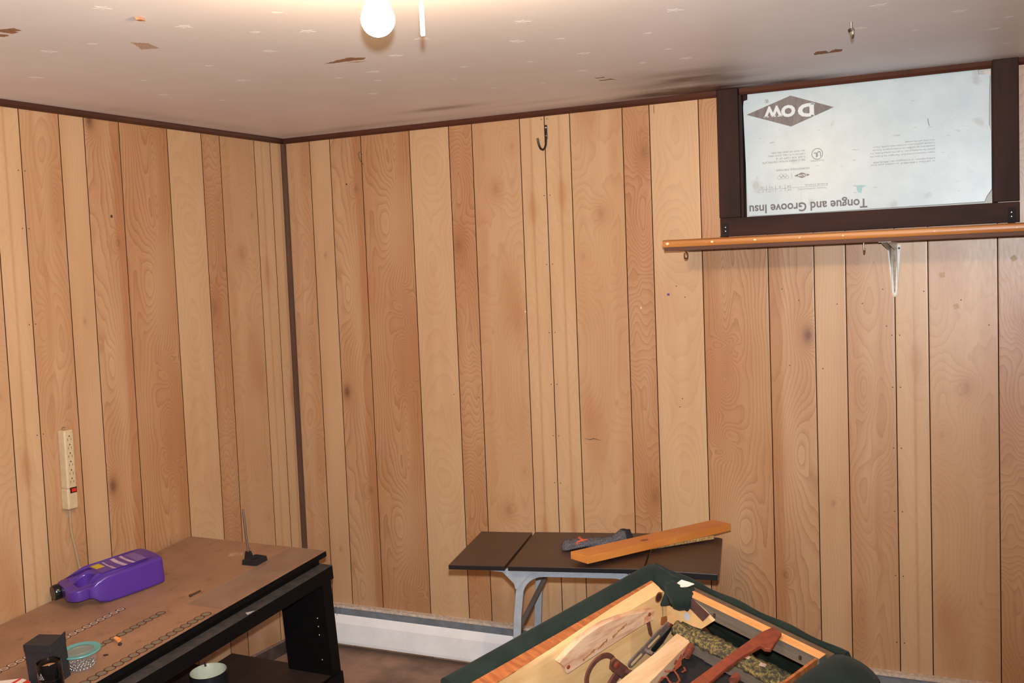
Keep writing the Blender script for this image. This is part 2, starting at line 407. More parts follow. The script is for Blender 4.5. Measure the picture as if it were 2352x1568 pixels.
tr3 = mould('trim_4', 'x', 2.790, RX, M_trim2)
mb = MB(); r_ = .017
mb.prism([(.0003, -.0003, 0)]+[(r_*math.cos(a)+.0003, -r_*math.sin(a)-.0003, 0) for a in [i*math.pi/12 for i in range(7)]], (0, 0, H-.022))
struct(mb.build('trim_5', M_trim3, smooth=True))
M_base = newmat('dusty_dark_baseboard', (86, 66, 58), .8, col2=(60, 46, 42), nscale=14)
mb = MB(); mb.box((0, RY, 0), (.008, -.001, .055)); struct(mb.build('baseboard_left', M_base))
M_dust = newmat('grey_dust_lip', (150, 122, 104), .9, col2=(120, 96, 84), nscale=60)
mb = MB(); mb.box((0, RY, .0545), (.010, -.012, .060)); struct(mb.build('trim_6', M_dust))
M_nail = newmat('nail_head', (70, 46, 36), .5); M_nailw = newmat('bright_nail_head', (225, 215, 205), .3, metal=.3); M_grime = newmat('dark_rust', (64, 46, 38), .6)
def disc(name, c, r, nrm, m, parent, th=.0006):
    mb = MB(); c = Vector(c); nrm = Vector(nrm); a = nrm.orthogonal().normalized(); b = nrm.cross(a)
    R = [[c+nrm*k*th+(a*math.cos(i*math.pi/5)+b*math.sin(i*math.pi/5))*r*(1 if k == 0 else .8) for i in range(10)] for k in (0, 1)]
    mb.rings(R); return mb.build(name, m, parent, origin=c)
nl = disc('nail_head', (0, 0, 0), .0021, (0, -1, 0), M_nail, wall_r)
first = [True]
def nail(x, z, s=1, mat=None, wall='r', y=None):
    if first[0] and wall == 'r' and s == 1 and mat is None: o = nl; first[0] = False
    else:
        o = nl.copy(); SC.collection.objects.link(o)
    if wall == 'l':
        o.parent = wall_l; o.matrix_parent_inverse = Matrix.Identity(4); o.matrix_basis = Matrix.Translation((0, y, z)) @ Matrix.Rotation(math.pi/2, 4, 'Z') @ Matrix.Scale(s, 4)
    else: o.matrix_basis = Matrix.Translation((x, 0, z)) @ Matrix.Scale(s, 4)
    if mat:
        o.data = o.data.copy(); o.data.materials[0] = mat
for z in (2.11, 1.83, 1.575, 1.32, 1.125, .93, .75, .54): nail(S0-.012, z); nail(S0+.012, z)
for z in (1.30, 1.13, .93, .72, .505, .28): nail(S0+TS-.011, z); nail(S0+TS+.013, z)
for x, z in [(2.06, 1.46), (2.115, 1.42), (2.24, 1.405), (2.32, 1.405), (2.385, 1.45), (1.69, 1.48), (1.72, 1.44), (2.08, 1.20), (2.19, 1.19), (1.10, 1.08), (.77, 1.08), (.88, 1.07), (1.69, 1.05), (1.70, 1.08), (2.395, 1.33), (2.51, 1.44), (2.62, 1.41), (2.70, 1.33), (2.09, 1.61), (1.95, 1.60), (1.83, 1.60)]: nail(x, z)
nail(.3111, 1.9333, 1.8, M_grime)
nail(1.095, 1.40, 1.5, M_nailw); nail(1.556, 1.405, 1.7, M_nailw)
for z in (1.93, 1.75, 1.45, 1.1): nail(0, z, 1, None, 'l', -1.306+.012); nail(0, z, 1, None, 'l', -1.306-.012)
nail(0, 1.797, 2.6, M_grime, 'l', -.955)
mb = MB(); mb.box((1.655, -.0006, 1.447), (1.664, 0, 1.455)); mb.build('paint_spot', newmat('purple_paint', (84, 50, 130), .5), wall_r)
mb = MB(); mb.tube([(1.3175, -.0002, .9245), (1.340, -.0002, .9200), (1.354, -.0002, .9245), (1.387, -.0002, .9185)], [.0003, .0012, .0014, .0003], 6); mb.build('gouge', M_grime, wall_r)
mb = MB(); mb.tube([(1.6265, -.0002, 2.119), (1.6268, -.0002, 2.090)], .0009, 6); mb.build('drip_stain', M_grime, wall_r)
M_tape = newmat('old_tape', (176, 148, 112), .5)
for x, z, a in [(2.565, 1.49, .1), (2.605, 1.39, .3), (2.772, 1.535, .6)]:
    mb = MB(); c_, s_ = math.cos(a)*.008, math.sin(a)*.008
    mb.prism([(x+c_-s_, 0, z+c_+s_), (x-c_-s_, 0, z+c_-s_), (x-c_+s_, 0, z-c_-s_), (x+c_+s_, 0, z-c_+s_)], (0, -.0005, 0)); mb.build('tape_scrap', M_tape, wall_r)

# ------------------------------------------------------------ stars stuck on the ceiling
M_star = newmat('pale_star_sticker', (246, 244, 244), .5)
STARS = [(1.094, -1.989, 1), (1.11, -1.766, 1), (1.199, -1.628, 0), (1.302, -1.563, 1), (1.36, -1.749, 0), (.665, -1.756, 1), (.813, -1.756, 0), (1.088, -1.437, 1), (.841, -1.385, 0), (.368, -1.541, 1), (.556, -1.335, 0), (.764, -1.158, 1), (.424, -1.121, 1), (.485, -.925, 0), (.663, -.631, 0), (1.004, -1.018, 0), (1.476, -1.328, 1), (1.761, -1.349, 1), (1.653, -1.157, 1), (1.759, -1.117, 0), (2.098, -1.24, 1), (1.735, -.903, 1), (1.633, -.664, 1), (1.965, -1.042, 0), (1.38, -.937, 0), (1.266, -.792, 0), (1.446, -.539, 0), (1.288, -.566, 0), (1.137, -1.034, 1), (1.072, -.91, 0), (.925, -.718, 1), (1.565, -.889, 0), (1.945, -.814, 0), (1.947, -.656, 1), (1.819, -.668, 0), (1.311, -1.191, 1), (2.515, -1.0, 1), (2.675, -.813, 1), (2.78, -.664, 0), (2.74, -.53, 1), (2.557, -.645, 0), (2.435, -.763, 1), (2.521, -.371, 0), (2.764, -.284, 0)]
protos = []
for big in (0, 1):
    R = (.013, .021)[big]; mb = MB()
    mb.prism([((R if i % 2 == 0 else R*.42)*math.cos(math.pi/2+i*math.pi/5), (R if i % 2 == 0 else R*.42)*math.sin(math.pi/2+i*math.pi/5), 0) for i in range(10)], (0, 0, -.00012))
    protos.append(mb.build('star_sticker', M_star, origin=(0, 0, 0)))
used = [False, False]
for x, y, b in STARS:
    if not used[b]: o = protos[b]; used[b] = True
    else: o = protos[b].copy(); SC.collection.objects.link(o)
    o.matrix_world = Matrix.Translation((x, y, H-.0001)) @ Matrix.Rotation(random.uniform(0, 6), 4, 'Z')
    tag(o, 'larger pale five-pointed star sticker on the pinkish ceiling' if b else 'tiny pale five-pointed star sticker on the pinkish ceiling', 'sticker', 'larger star stickers on the ceiling' if b else 'tiny star stickers on the ceiling')

# ------------------------------------------------------------ bulb, lampholder, pull cord
t = thing('ceiling_lamp', 'glowing bare light bulb in a white ceiling lampholder', 'lamp', (BULB.x, BULB.y, H))
M_porc = newmat('white_porcelain', (236, 228, 214), .25)
mb = MB(); mb.lathe([(.0, H), (.056, H), (.056, H-.012), (.036, H-.028), (.024, H-.05), (.024, H-.062), (.014, H-.062)], (BULB.x, BULB.y, 0), 40)
mb.build('lampholder', M_porc, t, smooth=True)
M_bulb = emit('lit_bulb_glass', (1.0, .66, .34), BULB_STRENGTH)
mb = MB()
prof = [(.0005, -.030)]+[(.030*math.sin(a), -.030*math.cos(a)) for a in [i*math.pi/16 for i in range(1, 11)]]+[(.022, .026), (.0165, .040), (.0135, .052), (.0135, .066)]
mb.lathe([(r, BULB.z+z) for r, z in prof], (BULB.x, BULB.y, 0), 20)
mb.build('bulb', M_bulb, t, smooth=True)
mb = MB(); px_, py_ = 1.862, -1.985
mb.tube([(px_, py_, H-.002), (px_, py_, H-.018)], .007, 12); mb.tube([(px_, py_, H-.018), (px_+.001, py_, 2.04)], .0012, 8)
mb.tube([(px_, py_, 2.045), (px_+.001, py_-.001, 2.037), (px_+.002, py_-.002, 1.988), (px_+.002, py_-.002, 1.985)], [.003, .0042, .0042, .003], 12)
tag(mb.build('pull_cord', newmat('white_pull', (240, 236, 228), .4), smooth=True), 'short white pull cord hanging beside the light bulb', 'cord')

# ------------------------------------------------------------ small hooks
M_iron = newmat('dark_iron', (66, 56, 50), .35, metal=.7); M_steel = newmat('bright_steel', (200, 196, 190), .22, metal=1)
t = thing('coat_hook', 'dark iron J-shaped hook screwed high on the panelling seam', 'hook', (1.208, -.003, 2.0))
mb = MB(); mb.box((1.2025, -.0035, 2.036), (1.2145, 0, 2.088)); mb.build('backplate', M_iron, t, bevel=.001)
mb = MB(); mb.tube([(1.2085, -.003, 2.046), (1.2095, -.006, 2.030), (1.2095, -.010, 2.014), (1.2075, -.016, 2.002), (1.204, -.024, 1.996), (1.199, -.032, 1.999), (1.1955, -.038, 2.010), (1.1935, -.042, 2.026), (1.1925, -.044, 2.038)], .0040, 12)
mb.build('prong', M_iron, t, smooth=True)
for z in (2.078, 2.047): 
    mb = MB(); mb.lathe([(.0001, .0018), (.003, .0012), (.004, 0)], (0, 0, 0), 14); mb.M = Matrix.Translation((1.2085, -.0034, z)) @ Matrix.Rotation(math.pi/2, 4, 'X'); mb.build('screw', M_steel, t, smooth=True)
t = thing('ceiling_hook', 'small steel screw hook in the ceiling near the window', 'hook', (2.430, -.858, H))
mb = MB(); mb.lathe([(.001, H-.017), (.006, H-.017), (.0080, H-.019), (.0080, H-.023), (.006, H-.025), (.001, H-.025)], (2.430, -.858, 0), 16); 
mb.build('collar', M_iron, t, smooth=True)
mb = MB(); mb.tube([(2.430, -.858, H-.001), (2.430, -.858, H-.022)]+[(2.430+.0105*(1-math.cos(a))*.35, -.858-.011+.011*math.cos(a), H-.030-.013*math.sin(a)) for a in [i*math.pi/8 for i in range(0, 11)]], .0034, 10)
mb.build('shank', M_steel, t, smooth=True)
mb = MB(); mb.tube([(.387, -.001, 2.018), (.384, -.006, 2.03), (.382, -.010, 2.047), (.388, -.012, 2.056), (.395, -.010, 2.055), (.397, -.006, 2.045)], .0012, 8); mb.tube([(.387, -.002, 2.02), (.398, -.002, 2.005)], .0012, 8)
tag(mb.build('wire_loop', M_grime, smooth=True), 'small bent wire loop high on the panelling near the corner', 'wire')
mb = MB(); mb.prism([(1.094, -1.90, H-.001), (1.104, -1.895, H-.001), (1.102, -1.88, H-.001), (1.092, -1.888, H-.001)], (.002, .003, -.006))
tag(mb.build('paint_flake', M_torn), 'tiny brown flake hanging from the ceiling', 'flake')

# ------------------------------------------------------------ window, frame, foam board
M_frame = newmat('dark_brown_painted_wood', (54, 31, 25), .62, col2=(40, 24, 20), nscale=22, stretch=(1, 1, .12), spec=.15)
M_frameh = newmat('dark_brown_painted_wood_rail', (58, 33, 26), .62, col2=(42, 24, 20), nscale=22, stretch=(.12, 1, 1), spec=.15)
win = struct(bpy.data.objects.new('window_1', None)); SC.collection.objects.link(win); win.matrix_world = Matrix.Translation((2.326, 0, 1.645))
mb = MB(); mb.box((1.858, -.026, 1.7085), (1.931, 0, H)); mb.build('frame_stile', M_frame, win, bevel=.002)
mb = MB(); mb.box((2.717, -.026, 1.710), (2.790, 0, H)); mb.build('frame_stile', M_frame, win, bevel=.002)
mb = MB(); mb.box((1.860, -.026, 1.6450), (2.790, 0, 1.7075)); mb.build('frame_sill_board', M_frameh, win, bevel=.002)
mb = MB(); mb.box((1.931, .0, H-.006), (2.717, .10, H)); mb.box((1.927, 0, 1.7), (1.935, .1, H)); mb.box((2.714, 0, 1.7), (2.722, .1, H)); mb.box((1.93, 0, 1.695), (2.72, .1, 1.7085)); mb.build('reveal', M_frame, win)
mb = MB(); mb.box((1.931, -.004, 2.1235), (2.717, .010, H-.001)); mb.build('frame_head', M_frameh, win)
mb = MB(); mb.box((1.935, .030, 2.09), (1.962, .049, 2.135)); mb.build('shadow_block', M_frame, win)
mb = MB(); mb.box((1.931, -.010, 1.7085), (1.9385, .004, H-.021)); mb.box((2.7125, -.004, 1.7085), (2.717, .004, H-.021)); mb.build('stop_bead', M_frame, win)
M_wf = newmat('white_window_frame', (214, 206, 196), .5)
mb = MB()
for a, b in (((1.935, .05, 1.7085), (1.965, .075, 2.135)), ((2.684, .05, 1.7085), (2.714, .075, 2.135)), ((1.965, .05, 1.7085), (2.684, .075, 1.738)), ((1.965, .05, 2.105), (2.684, .075, 2.135)), ((2.31, .05, 1.738), (2.34, .075, 2.105))): mb.box(a, b)
mb.build('sash', M_wf, win)
mg = newmat('window_glass', (220, 230, 235), .05); mg.node_tree.nodes['Principled BSDF'].inputs['Transmission Weight'].default_value = 1
mb = MB(); mb.box((1.965, .06, 1.738), (2.31, .064, 2.105)); mb.build('pane', mg, win)
mb = MB(); mb.box((2.34, .06, 1.738), (2.684, .064, 2.105)); mb.build('pane', mg, win)
# foam board
def board_material():
    m = newmat('foam_board_film', (188, 203, 210), .32, spec=.5, nscale=9, col2=(172, 188, 197), lo=.3, hi=.7)
    nt = m.node_tree; N = nt.nodes; L = nt.links; b = N['Principled BSDF']; src = b.inputs['Base Color'].links[0].from_socket
    tc = N.new('ShaderNodeTexCoord')
    for sc, st, c, lo, hi, f in ((16, (1, 1, .9), (150, 150, 150), .66, .74, .5), (60, (1, 1, .02), (165, 165, 165), .68, .8, .4), (40, (.5, 1, 2), (140, 134, 130), .70, .76, .5)):
        mp = N.new('ShaderNodeMapping'); mp.inputs['Scale'].default_value = st
        n = N.new('ShaderNodeTexNoise'); n.inputs['Scale'].default_value = sc; n.inputs['Detail'].default_value = 3
        r = N.new('ShaderNodeMapRange'); r.inputs[1].default_value = lo; r.inputs[2].default_value = hi; r.inputs[4].default_value = f
        x = N.new('ShaderNodeMix'); x.data_type = 'RGBA'
        L.new(tc.outputs['Object'], mp.inputs[0]); L.new(mp.outputs[0], n.inputs['Vector']); L.new(n.outputs['Fac'], r.inputs[0]); L.new(r.outputs[0], x.inputs[0]); L.new(src, x.inputs[6]); x.inputs[7].default_value = lin(*c)
        src = x.outputs[2]
    L.new(src, b.inputs['Base Color']); return m
M_board = board_material(); M_foam = newmat('blue_foam_edge', (150, 190, 205), .8)
outl = [(1.9555, 2.1355), (1.9555, 2.104), (1.9425, 2.101), (1.9400, 2.081), (1.944, 1.90), (1.950, 1.7115), (2.10, 1.7105), (2.35, 1.7125), (2.69, 1.7150), (2.697, 1.732), (2.711, 1.752), (2.7115, 1.93), (2.705, 1.95), (2.709, 2.102), (2.676, 2.107), (2.675, 2.1345), (2.60, 2.1325), (2.45, 2.1335), (2.33, 2.1325), (2.2, 2.129), (2.08, 2.131), (2.0, 2.130)]
bd = thing('insulation_board', 'white printed foam insulation board wedged upside down in the basement window', 'board', (2.325, .012, 1.7115))
mb = MB(); mb.prism([(x, .012, z) for x, z in outl], (0, .024, 0)); mb.build('panel', [M_board], bd)
M_ink = newmat('grey_ink', (98, 90, 90), .5, col2=(120, 112, 110), nscale=60, stretch=(1, 1, .2)); M_ink2 = newmat('small_print_ink', (112, 108, 110), .5); M_white = newmat('white_print', (204, 212, 216), .4)
EXT, EYT = -X, -Z
by = .012
def T(mb, body, xr, xl, zt, zb, bold=0.0, mi=0, lift=.0005): put_text(mb, body, (xr, by, zb), EXT, EYT, xr-xl, zb-zt, lift, mi, bold)   # zb: baseline side (upper in the world)
mb = MB(); mb.prism([(1.951, by, 2.054), (2.100, by, 2.103), (2.240, by, 2.051), (2.100, by, 2.001)], (0, -.0004, 0)); mb.build('diamond_logo', M_ink, bd)
lg = bpy.data.objects[mb and 'diamond_logo']
mb = MB(); T(mb, 'D', 2.176, 2.123, 2.028, 2.072, .055, 0, .0008); T(mb, 'O', 2.115, 2.068, 2.033, 2.073, .055, 0, .0008); T(mb, 'W', 2.072, 2.010, 2.038, 2.075, .045, 0, .0008)
mb.box((2.166, by-.0008, 2.0285), (2.178, by-.0004, 2.0325)); mb.box((2.164, by-.0008, 2.0665), (2.178, by-.0004, 2.0705))
mb.box((2.009, by-.0008, 2.0385), (2.026, by-.0004, 2.042)); mb.box((2.036, by-.0008, 2.0385), (2.050, by-.0004, 2.042)); mb.box((2.056, by-.0008, 2.0375), (2.072, by-.0004, 2.041))
mb.build('logo_lettering', M_white, lg)
def ring(mb, cx, cz, r, wd, n=28):
    vs = []
    for k in range(n):
        a = 2*math.pi*k/n
        for rr in (r-wd, r): vs.append((cx+rr*math.cos(a), by-.0005, cz+rr*math.sin(a)))
    mb.add(vs, [(2*k, 2*((k+1) % n), 2*((k+1) % n)+1, 2*k+1) for k in range(n)])
mb = MB(); ring(mb, 2.020, 2.093, .0066, .0009); T(mb, 'R', 2.0235, 2.0165, 2.0885, 2.0975, .01); mb.build('registered_mark', M_ink2, bd)
mb = MB(); mb.prism([(2.106, by, 1.837), (2.132, by, 1.846), (2.159, by, 1.837), (2.132, by, 1.828)], (0, -.0003, 0)); sl = mb.build('small_diamond_logo', M_ink, bd)
mb = MB(); T(mb, 'DOW', 2.147, 2.118, 1.833, 1.841, .02, 0, .0007); mb.build('logo_lettering', M_white, sl)
mb = MB()
for cx, cz in ((2.083, 1.8345), (2.070, 1.8345), (2.057, 1.8345), (2.0765, 1.840), (2.0635, 1.840)): ring(mb, cx, cz, .0062, .0008)
mb.box((2.0975, by-.0005, 1.828), (2.0983, by-.0001, 1.846)); mb.build('ring_emblem', M_ink2, bd)
mb = MB(); ring(mb, 2.1835, 1.9035, .0185, .002, 36); T(mb, 'U', 2.195, 2.183, 1.894, 1.912, .01); T(mb, 'L', 2.182, 2.172, 1.892, 1.908, .01); T(mb, 'CLASSIFIED', 2.206, 2.161, 1.879, 1.884); mb.build('certification_mark', M_ink2, bd)
mb = MB(); T(mb, 'Tongue and Groove Insu', 2.340, 1.953, 1.717, 1.7565, .022); mb.build('headline_lettering', newmat('headline_ink', (96, 90, 94), .5), bd)
mb = MB()
for body, xr, xl, z in (('SEE CLASSIFICATION CERTIFICATE', 2.144, 2.001, 1.8845), ('D-369. FOR COPY OF UL', 2.144, 2.045, 1.8945), ('CERTIFICATE CALL DOW (800)', 2.144, 2.022, 1.9055), ('441-4369 OR (866) 583-2583.', 2.144, 2.030, 1.9155), ('WORLDWIDE PARTNER', 2.158, 2.047, 1.8560), ('R-VALUE: 5.0 R/inch', 2.215, 2.142, 1.8000), ('Thickness (nominal, inches)', 2.213, 2.119, 1.7880),
    ('3.8', 2.095, 2.083, 1.8), ('5', 2.061, 2.056, 1.8), ('7.5', 2.034, 2.022, 1.801), ('10', 2.004, 1.995, 1.801), ('3/4"', 2.096, 2.082, 1.788), ('1"', 2.063, 2.056, 1.788), ('1-1/2"', 2.036, 2.018, 1.788), ('2"', 2.004, 1.995, 1.788),
    ):
    T(mb, body, xr, xl, z, z+.0062)
mb.box((1.990, by-.0005, 1.7972), (2.216, by-.0001, 1.7980))
for x in (2.0125, 2.0435, 2.0750): mb.box((x, by-.0005, 1.788), (x+.0009, by-.0001, 1.810))
mb.build('fine_print', M_ink2, bd)
mb = MB()
for body, xr, xl, z in (
    ('or call Dow 1-800-583-8  to contact your local', 2.548, 2.353, 1.8495), ('building inspector.  In an emergency call 1-989-636-4400', 2.548, 2.361, 1.8580), ('means resistance to heat flow. The higher the R-value, the', 2.547, 2.351, 1.8770), ('greater the insulating power. To get the marked R-value, it is', 2.548, 2.352, 1.8870), ('essential that this insulation be installed properly. If you do', 2.547, 2.359, 1.8970), ('it yourself, get instructions and follow them carefully. Instruc-', 2.547, 2.359, 1.9065), ('tions come with this package', 2.547, 2.459, 1.9155)):
    T(mb, body, xr, xl, z, z+.0062)
mb.build('fine_print', M_ink2, bd)
for z_ in (1.8735, 1.790, 1.768):
    mb = MB(); mb.box((2.297, by-.0005, z_), (2.306, by-.0001, z_+.001)); mb.build('printed_dash', M_ink2, bd)
mb = MB(); mb.prism([(2.311, by, 1.768), (2.305, by, 1.790), (2.318, by, 1.7925), (2.34, by, 1.788), (2.325, by, 1.783), (2.322, by, 1.765)], (0, -.0003, 0)); mb.build('torn_film_patch', newmat('blue_foam', (160, 196, 200), .8), bd)
mb = MB(); mb.tube([(2.528, by-.0002, 1.986), (2.529, by-.0002, 1.975), (2.532, by-.0002, 1.963)], .0009, 6); mb.build('scratch', M_ink, bd)
# angle plates where the shelf hangs from the frame
M_plate = newmat('dark_steel_plate', (34, 30, 31), .7, metal=0, spec=.15)
for x0, x1, lbl in ((1.868, 1.889, 'small dark angle plate at the left end of the window sill board'), (2.757, 2.778, 'small dark scuffed angle plate at the right end of the window sill board')):
    t = thing('angle_plate', lbl, 'bracket', ((x0+x1)/2, -.027, 1.642))
    mb = MB(); mb.box((x0, -.0285, 1.6435), (x1, -.0262, 1.690)); mb.box((x0, -.0600, 1.6435), (x1, -.0262, 1.6460)); mb.build('plate', M_plate, t, bevel=.0006)
    for z in (1.663, 1.676):
        mb = MB(); mb.M = Matrix.Translation(((x0+x1)/2, -.0285, z)) @ Matrix.Rotation(math.pi/2, 4, 'X'); mb.lathe([(.0001, .0014), (.002, .001), (.0028, 0)], (0,0,0), 12); mb.build('screw', M_steel, t, smooth=True)

# ------------------------------------------------------------ shelf
M_shelf = newmat('amber_varnished_pine', (184, 122, 62), .36, col2=(156, 94, 42), nscale=12, stretch=(.15, 1, 3), lo=.35, hi=.7)
M_shelfd = newmat('nosing_shade_brown', (92, 50, 30), .6, col2=(76, 42, 26), nscale=12, stretch=(.15, 1, 1))  # darker brown holds the shade below the shelf's rounded front edge
sh = thing('wall_shelf', 'long amber pine board shelf under the window', 'shelf', (2.75, -.15, 1.60))
mb = MB()
pr = [(0, 1.6135), (0, 1.6375), (-.285, 1.6375), (-.2935, 1.6360), (-.2985, 1.6320), (-.3000, 1.6260), (-.2990, 1.6185), (-.2960, 1.6135)]
mb.prism([(1.7415, y, z) for y, z in pr], (2.05, 0, 0)); mb.build('board', M_shelf, sh, smooth=True, angle=35)
mb = MB(); mb.prism([(1.7440, -.002, 1.6134), (1.7440, -.292, 1.6134), (1.7440, -.290, 1.6020), (1.7440, -.002, 1.6020)], (2.045, 0, 0)); mb.build('nosing_shade_strip', M_shelfd, sh)  # added dark strip, standing in for shade on the nosing's lower part
M_knotw = newmat('pale_nail_scar', (232, 205, 160), .6)
for i, x in enumerate((1.759, 1.907, 2.044, 2.182, 2.311, 2.57, 2.787)):
    mb = MB(); s_ = (1.2, 1.0, .9, .6, .6, .5, .6)[i]*.0042
    mb.prism([(x-s_*1.3, -.3003, 1.6245), (x, -.3003, 1.6245+s_), (x+s_*1.3, -.3003, 1.6245), (x, -.3003, 1.6245-s_*.8)], (0, -.0003, 0)); mb.build('filled_nail_hole', M_knotw, sh)
# bracket, white sheet metal
M_brk = newmat('chipped_white_enamel', (222, 220, 212), .35, col2=(205, 200, 190), nscale=60)
M_brkd = newmat('inner_dirty_enamel', (168, 156, 138), .6, col2=(140, 120, 100), nscale=80)
br = thing('shelf_bracket', 'white tapered metal bracket holding up the shelf', 'bracket', (2.422, -.01, 1.428))
def flange(s):
    mb = MB(); xo = 2.422+s*.021; xi = 2.422+s*.0095
    mb.prism([(xo, -.001, 1.592), (xi, -.001, 1.592), (2.422+s*.0015, -.001, 1.436), (2.422+s*.0070, -.001, 1.430)], (0, -.0022, 0)); return mb
flange(-1).build('wall_flange', M_brk, br); flange(1).build('wall_flange', M_brk, br)
mb = MB(); mb.prism([(2.4135, -.003, 1.598), (2.4305, -.003, 1.598), (2.4225, -.003, 1.436), (2.4215, -.003, 1.436)], (0, -.001, 0)); mb.build('web', M_brkd, br)
mb = MB()
mb.prism([(2.4125, -.003, 1.6015), (2.4125, -.230, 1.6015), (2.4125, -.215, 1.596), (2.4125, -.06, 1.575), (2.4125, -.018, 1.52), (2.4125, -.006, 1.45)], (.0016, 0, 0))
mb.prism([(2.4305, -.003, 1.6015), (2.4305, -.230, 1.6015), (2.4305, -.215, 1.596), (2.4305, -.06, 1.575), (2.4305, -.018, 1.52), (2.4305, -.006, 1.45)], (.0016, 0, 0))
mb.box((2.404, -.235, 1.6000), (2.441, -.003, 1.6015)); mb.build('arm', M_brk, br)
mb = MB(); mb.M = Matrix.Translation((2.422, -.0015, 1.433)) @ Matrix.Rotation(math.pi/2, 4, 'X'); mb.lathe([(.0002, .003), (.005, .0028), (.0085, .001), (.0085, 0)], (0,0,0), 18); mb.build('foot', M_brk, br, smooth=True)
for x in (2.4072, 2.4372):
    mb = MB(); mb.M = Matrix.Translation((x, -.0032, 1.5808)) @ Matrix.Rotation(math.pi/2, 4, 'X'); mb.lathe([(.0002, .0014), (.0026, .001), (.0034, 0)], (0,0,0), 14); mb.build('screw', M_grime, br, smooth=True)
# cup hooks screwed into the shelf
M_brass = newmat('worn_brass', (168, 146, 112), .3, metal=.9); M_brz = newmat('dark_bronze', (74, 46, 34), .4, metal=.6)
mb = MB(); hx, hy = 2.357, -.205
mb.tube([(hx, hy, 1.602), (hx, hy, 1.588)]+[(hx, hy+.009-.009*math.cos(a), 1.578-.010*math.sin(a)+.002) for a in [i*math.pi/8 for i in range(0, 10)]], .0022, 10)
tag(mb.build('cup_hook', M_brass, smooth=True), 'small brass cup hook under the shelf, left of the white bracket', 'hook')
mb = MB(); hx, hy = 1.8065, -.255
mb.tube([(hx, hy, 1.602), (hx, hy, 1.596)]+[(hx+.0055*math.sin(a)*.9, hy+.003*math.sin(a), 1.585+.0105*math.cos(a)) for a in [i*math.pi/9 for i in range(0, 17)]], .0022, 10)
tag(mb.build('cup_hook', M_brz, smooth=True), 'dark bronze hook under the left end of the shelf', 'hook')

# ------------------------------------------------------------ baseboard heater
M_hw = newmat('white_enamel_heater', (242, 242, 242), .3, col2=(234, 232, 232), nscale=8); M_hg = newmat('grey_heater_slot', (128, 132, 138), .5, col2=(112, 114, 118), nscale=25); M_hd = newmat('dusty_heater_lip', (206, 190, 174), .6, col2=(176, 152, 134), nscale=70)
ht = thing('baseboard_heater', 'long white metal baseboard heater along the panelled wall', 'heater', (2.2, -.03, 0))
hx0, hx1 = .06, RX-.05
mb = MB(); mb.prism([(hx0, y, z) for y, z in ((-.0005, .1830), (-.020, .1790), (-.0215, .1690), (-.0195, .1690), (-.0185, .1770), (-.0005, .1800))], (hx1-hx0, 0, 0)); mb.build('top_lip', M_hd, ht)
mb = MB(); mb.box((hx0, -.016, .02), (hx1, -.0005, .177)); mb.build('back_plate', M_hg, ht)
mb = MB(); mb.prism([(hx0, y, z) for y, z in ((-.040, .1480), (-.0420, .1490), (-.0600, .1210), (-.0625, .1190), (-.0625, .0420), (-.0600, .0300), (-.0480, .0260), (-.0480, .0275), (-.0585, .0310), (-.0605, .0430), (-.0605, .1190), (-.0580, .1200))], (hx1-hx0, 0, 0)); mb.build('front_cover', M_hw, ht)
for x in (.165, 1.05, 1.93, 2.82):
    mb = MB(); mb.box((x, -.046, .03), (x+.004, -.016, .172)); mb.box((x+.02, -.046, .03), (x+.022, -.016, .172)); mb.build('support_rib', M_hg, ht)

# ------------------------------------------------------------ typewriter table with drop leaves
M_top = newmat('walnut_laminate', (66, 44, 37), .42, col2=(50, 33, 28), nscale=9, stretch=(.35, 2.2, 1), lo=.35, hi=.65); M_edge = newmat('black_vinyl_edge', (24, 20, 22), .3); M_leg = newmat('grey_blue_enamel_steel', (146, 150, 156), .45, col2=(134, 138, 144), nscale=30)
FL_ = Vector((1.1995, -.8402, .66)); ex = Vector((.9713, .2381, 0)).normalized(); ey = Vector((-ex.y, ex.x, 0))
MT = Matrix((ex, ey, Z)).transposed().to_4x4(); MT.translation = FL_
tb = thing('drop_leaf_table', 'small metal-legged table with brown laminate top and black edging', 'table', MT @ Vector((.41, .21, -.66)))
def slab(pts, name, zt=0, th=.014, tilt=None):
    mb = MB(tilt or MT); mb.prism([(x, y, zt) for x, y in pts], (0, 0, -.0012)); mb.prism([(x, y, zt-.0012) for x, y in pts], (0, 0, -(th-.0012)), 1)
    return mb.build(name, [M_top, M_edge], tb, bevel=.0018, bseg=2)
slab([(0, 0), (.178, 0), (.181, .418), (-.0, .421)], 'leaf')
slab([(.188, 0), (.600, 0), (.600, .428), (.190, .424)], 'centre_top')
MT2 = MT @ Matrix.Translation((.606, 0, 0)) @ Matrix.Rotation(math.radians(2.6), 4, 'Y')
slab([(0, -.004), (.212, -.004), (.216, .020), (.216, .41), (.205, .420), (0, .428)], 'leaf', 0, .019, MT2)
def strip_path(mb, pts, wdt, th, d):       # flat steel strip bent along pts lying in the local x-z plane at y
    P = [Vector(p) for p in pts]; R = []
    for i, p in enumerate(P):
        t_ = (P[min(i+1, len(P)-1)]-P[max(i-1, 0)]).normalized(); nrm = t_.cross(Vector(d)).normalized()
        R.append([p-nrm*wdt/2, p+nrm*wdt/2, p+nrm*wdt/2+Vector(d)*th, p-nrm*wdt/2+Vector(d)*th])
    mb.rings(R)
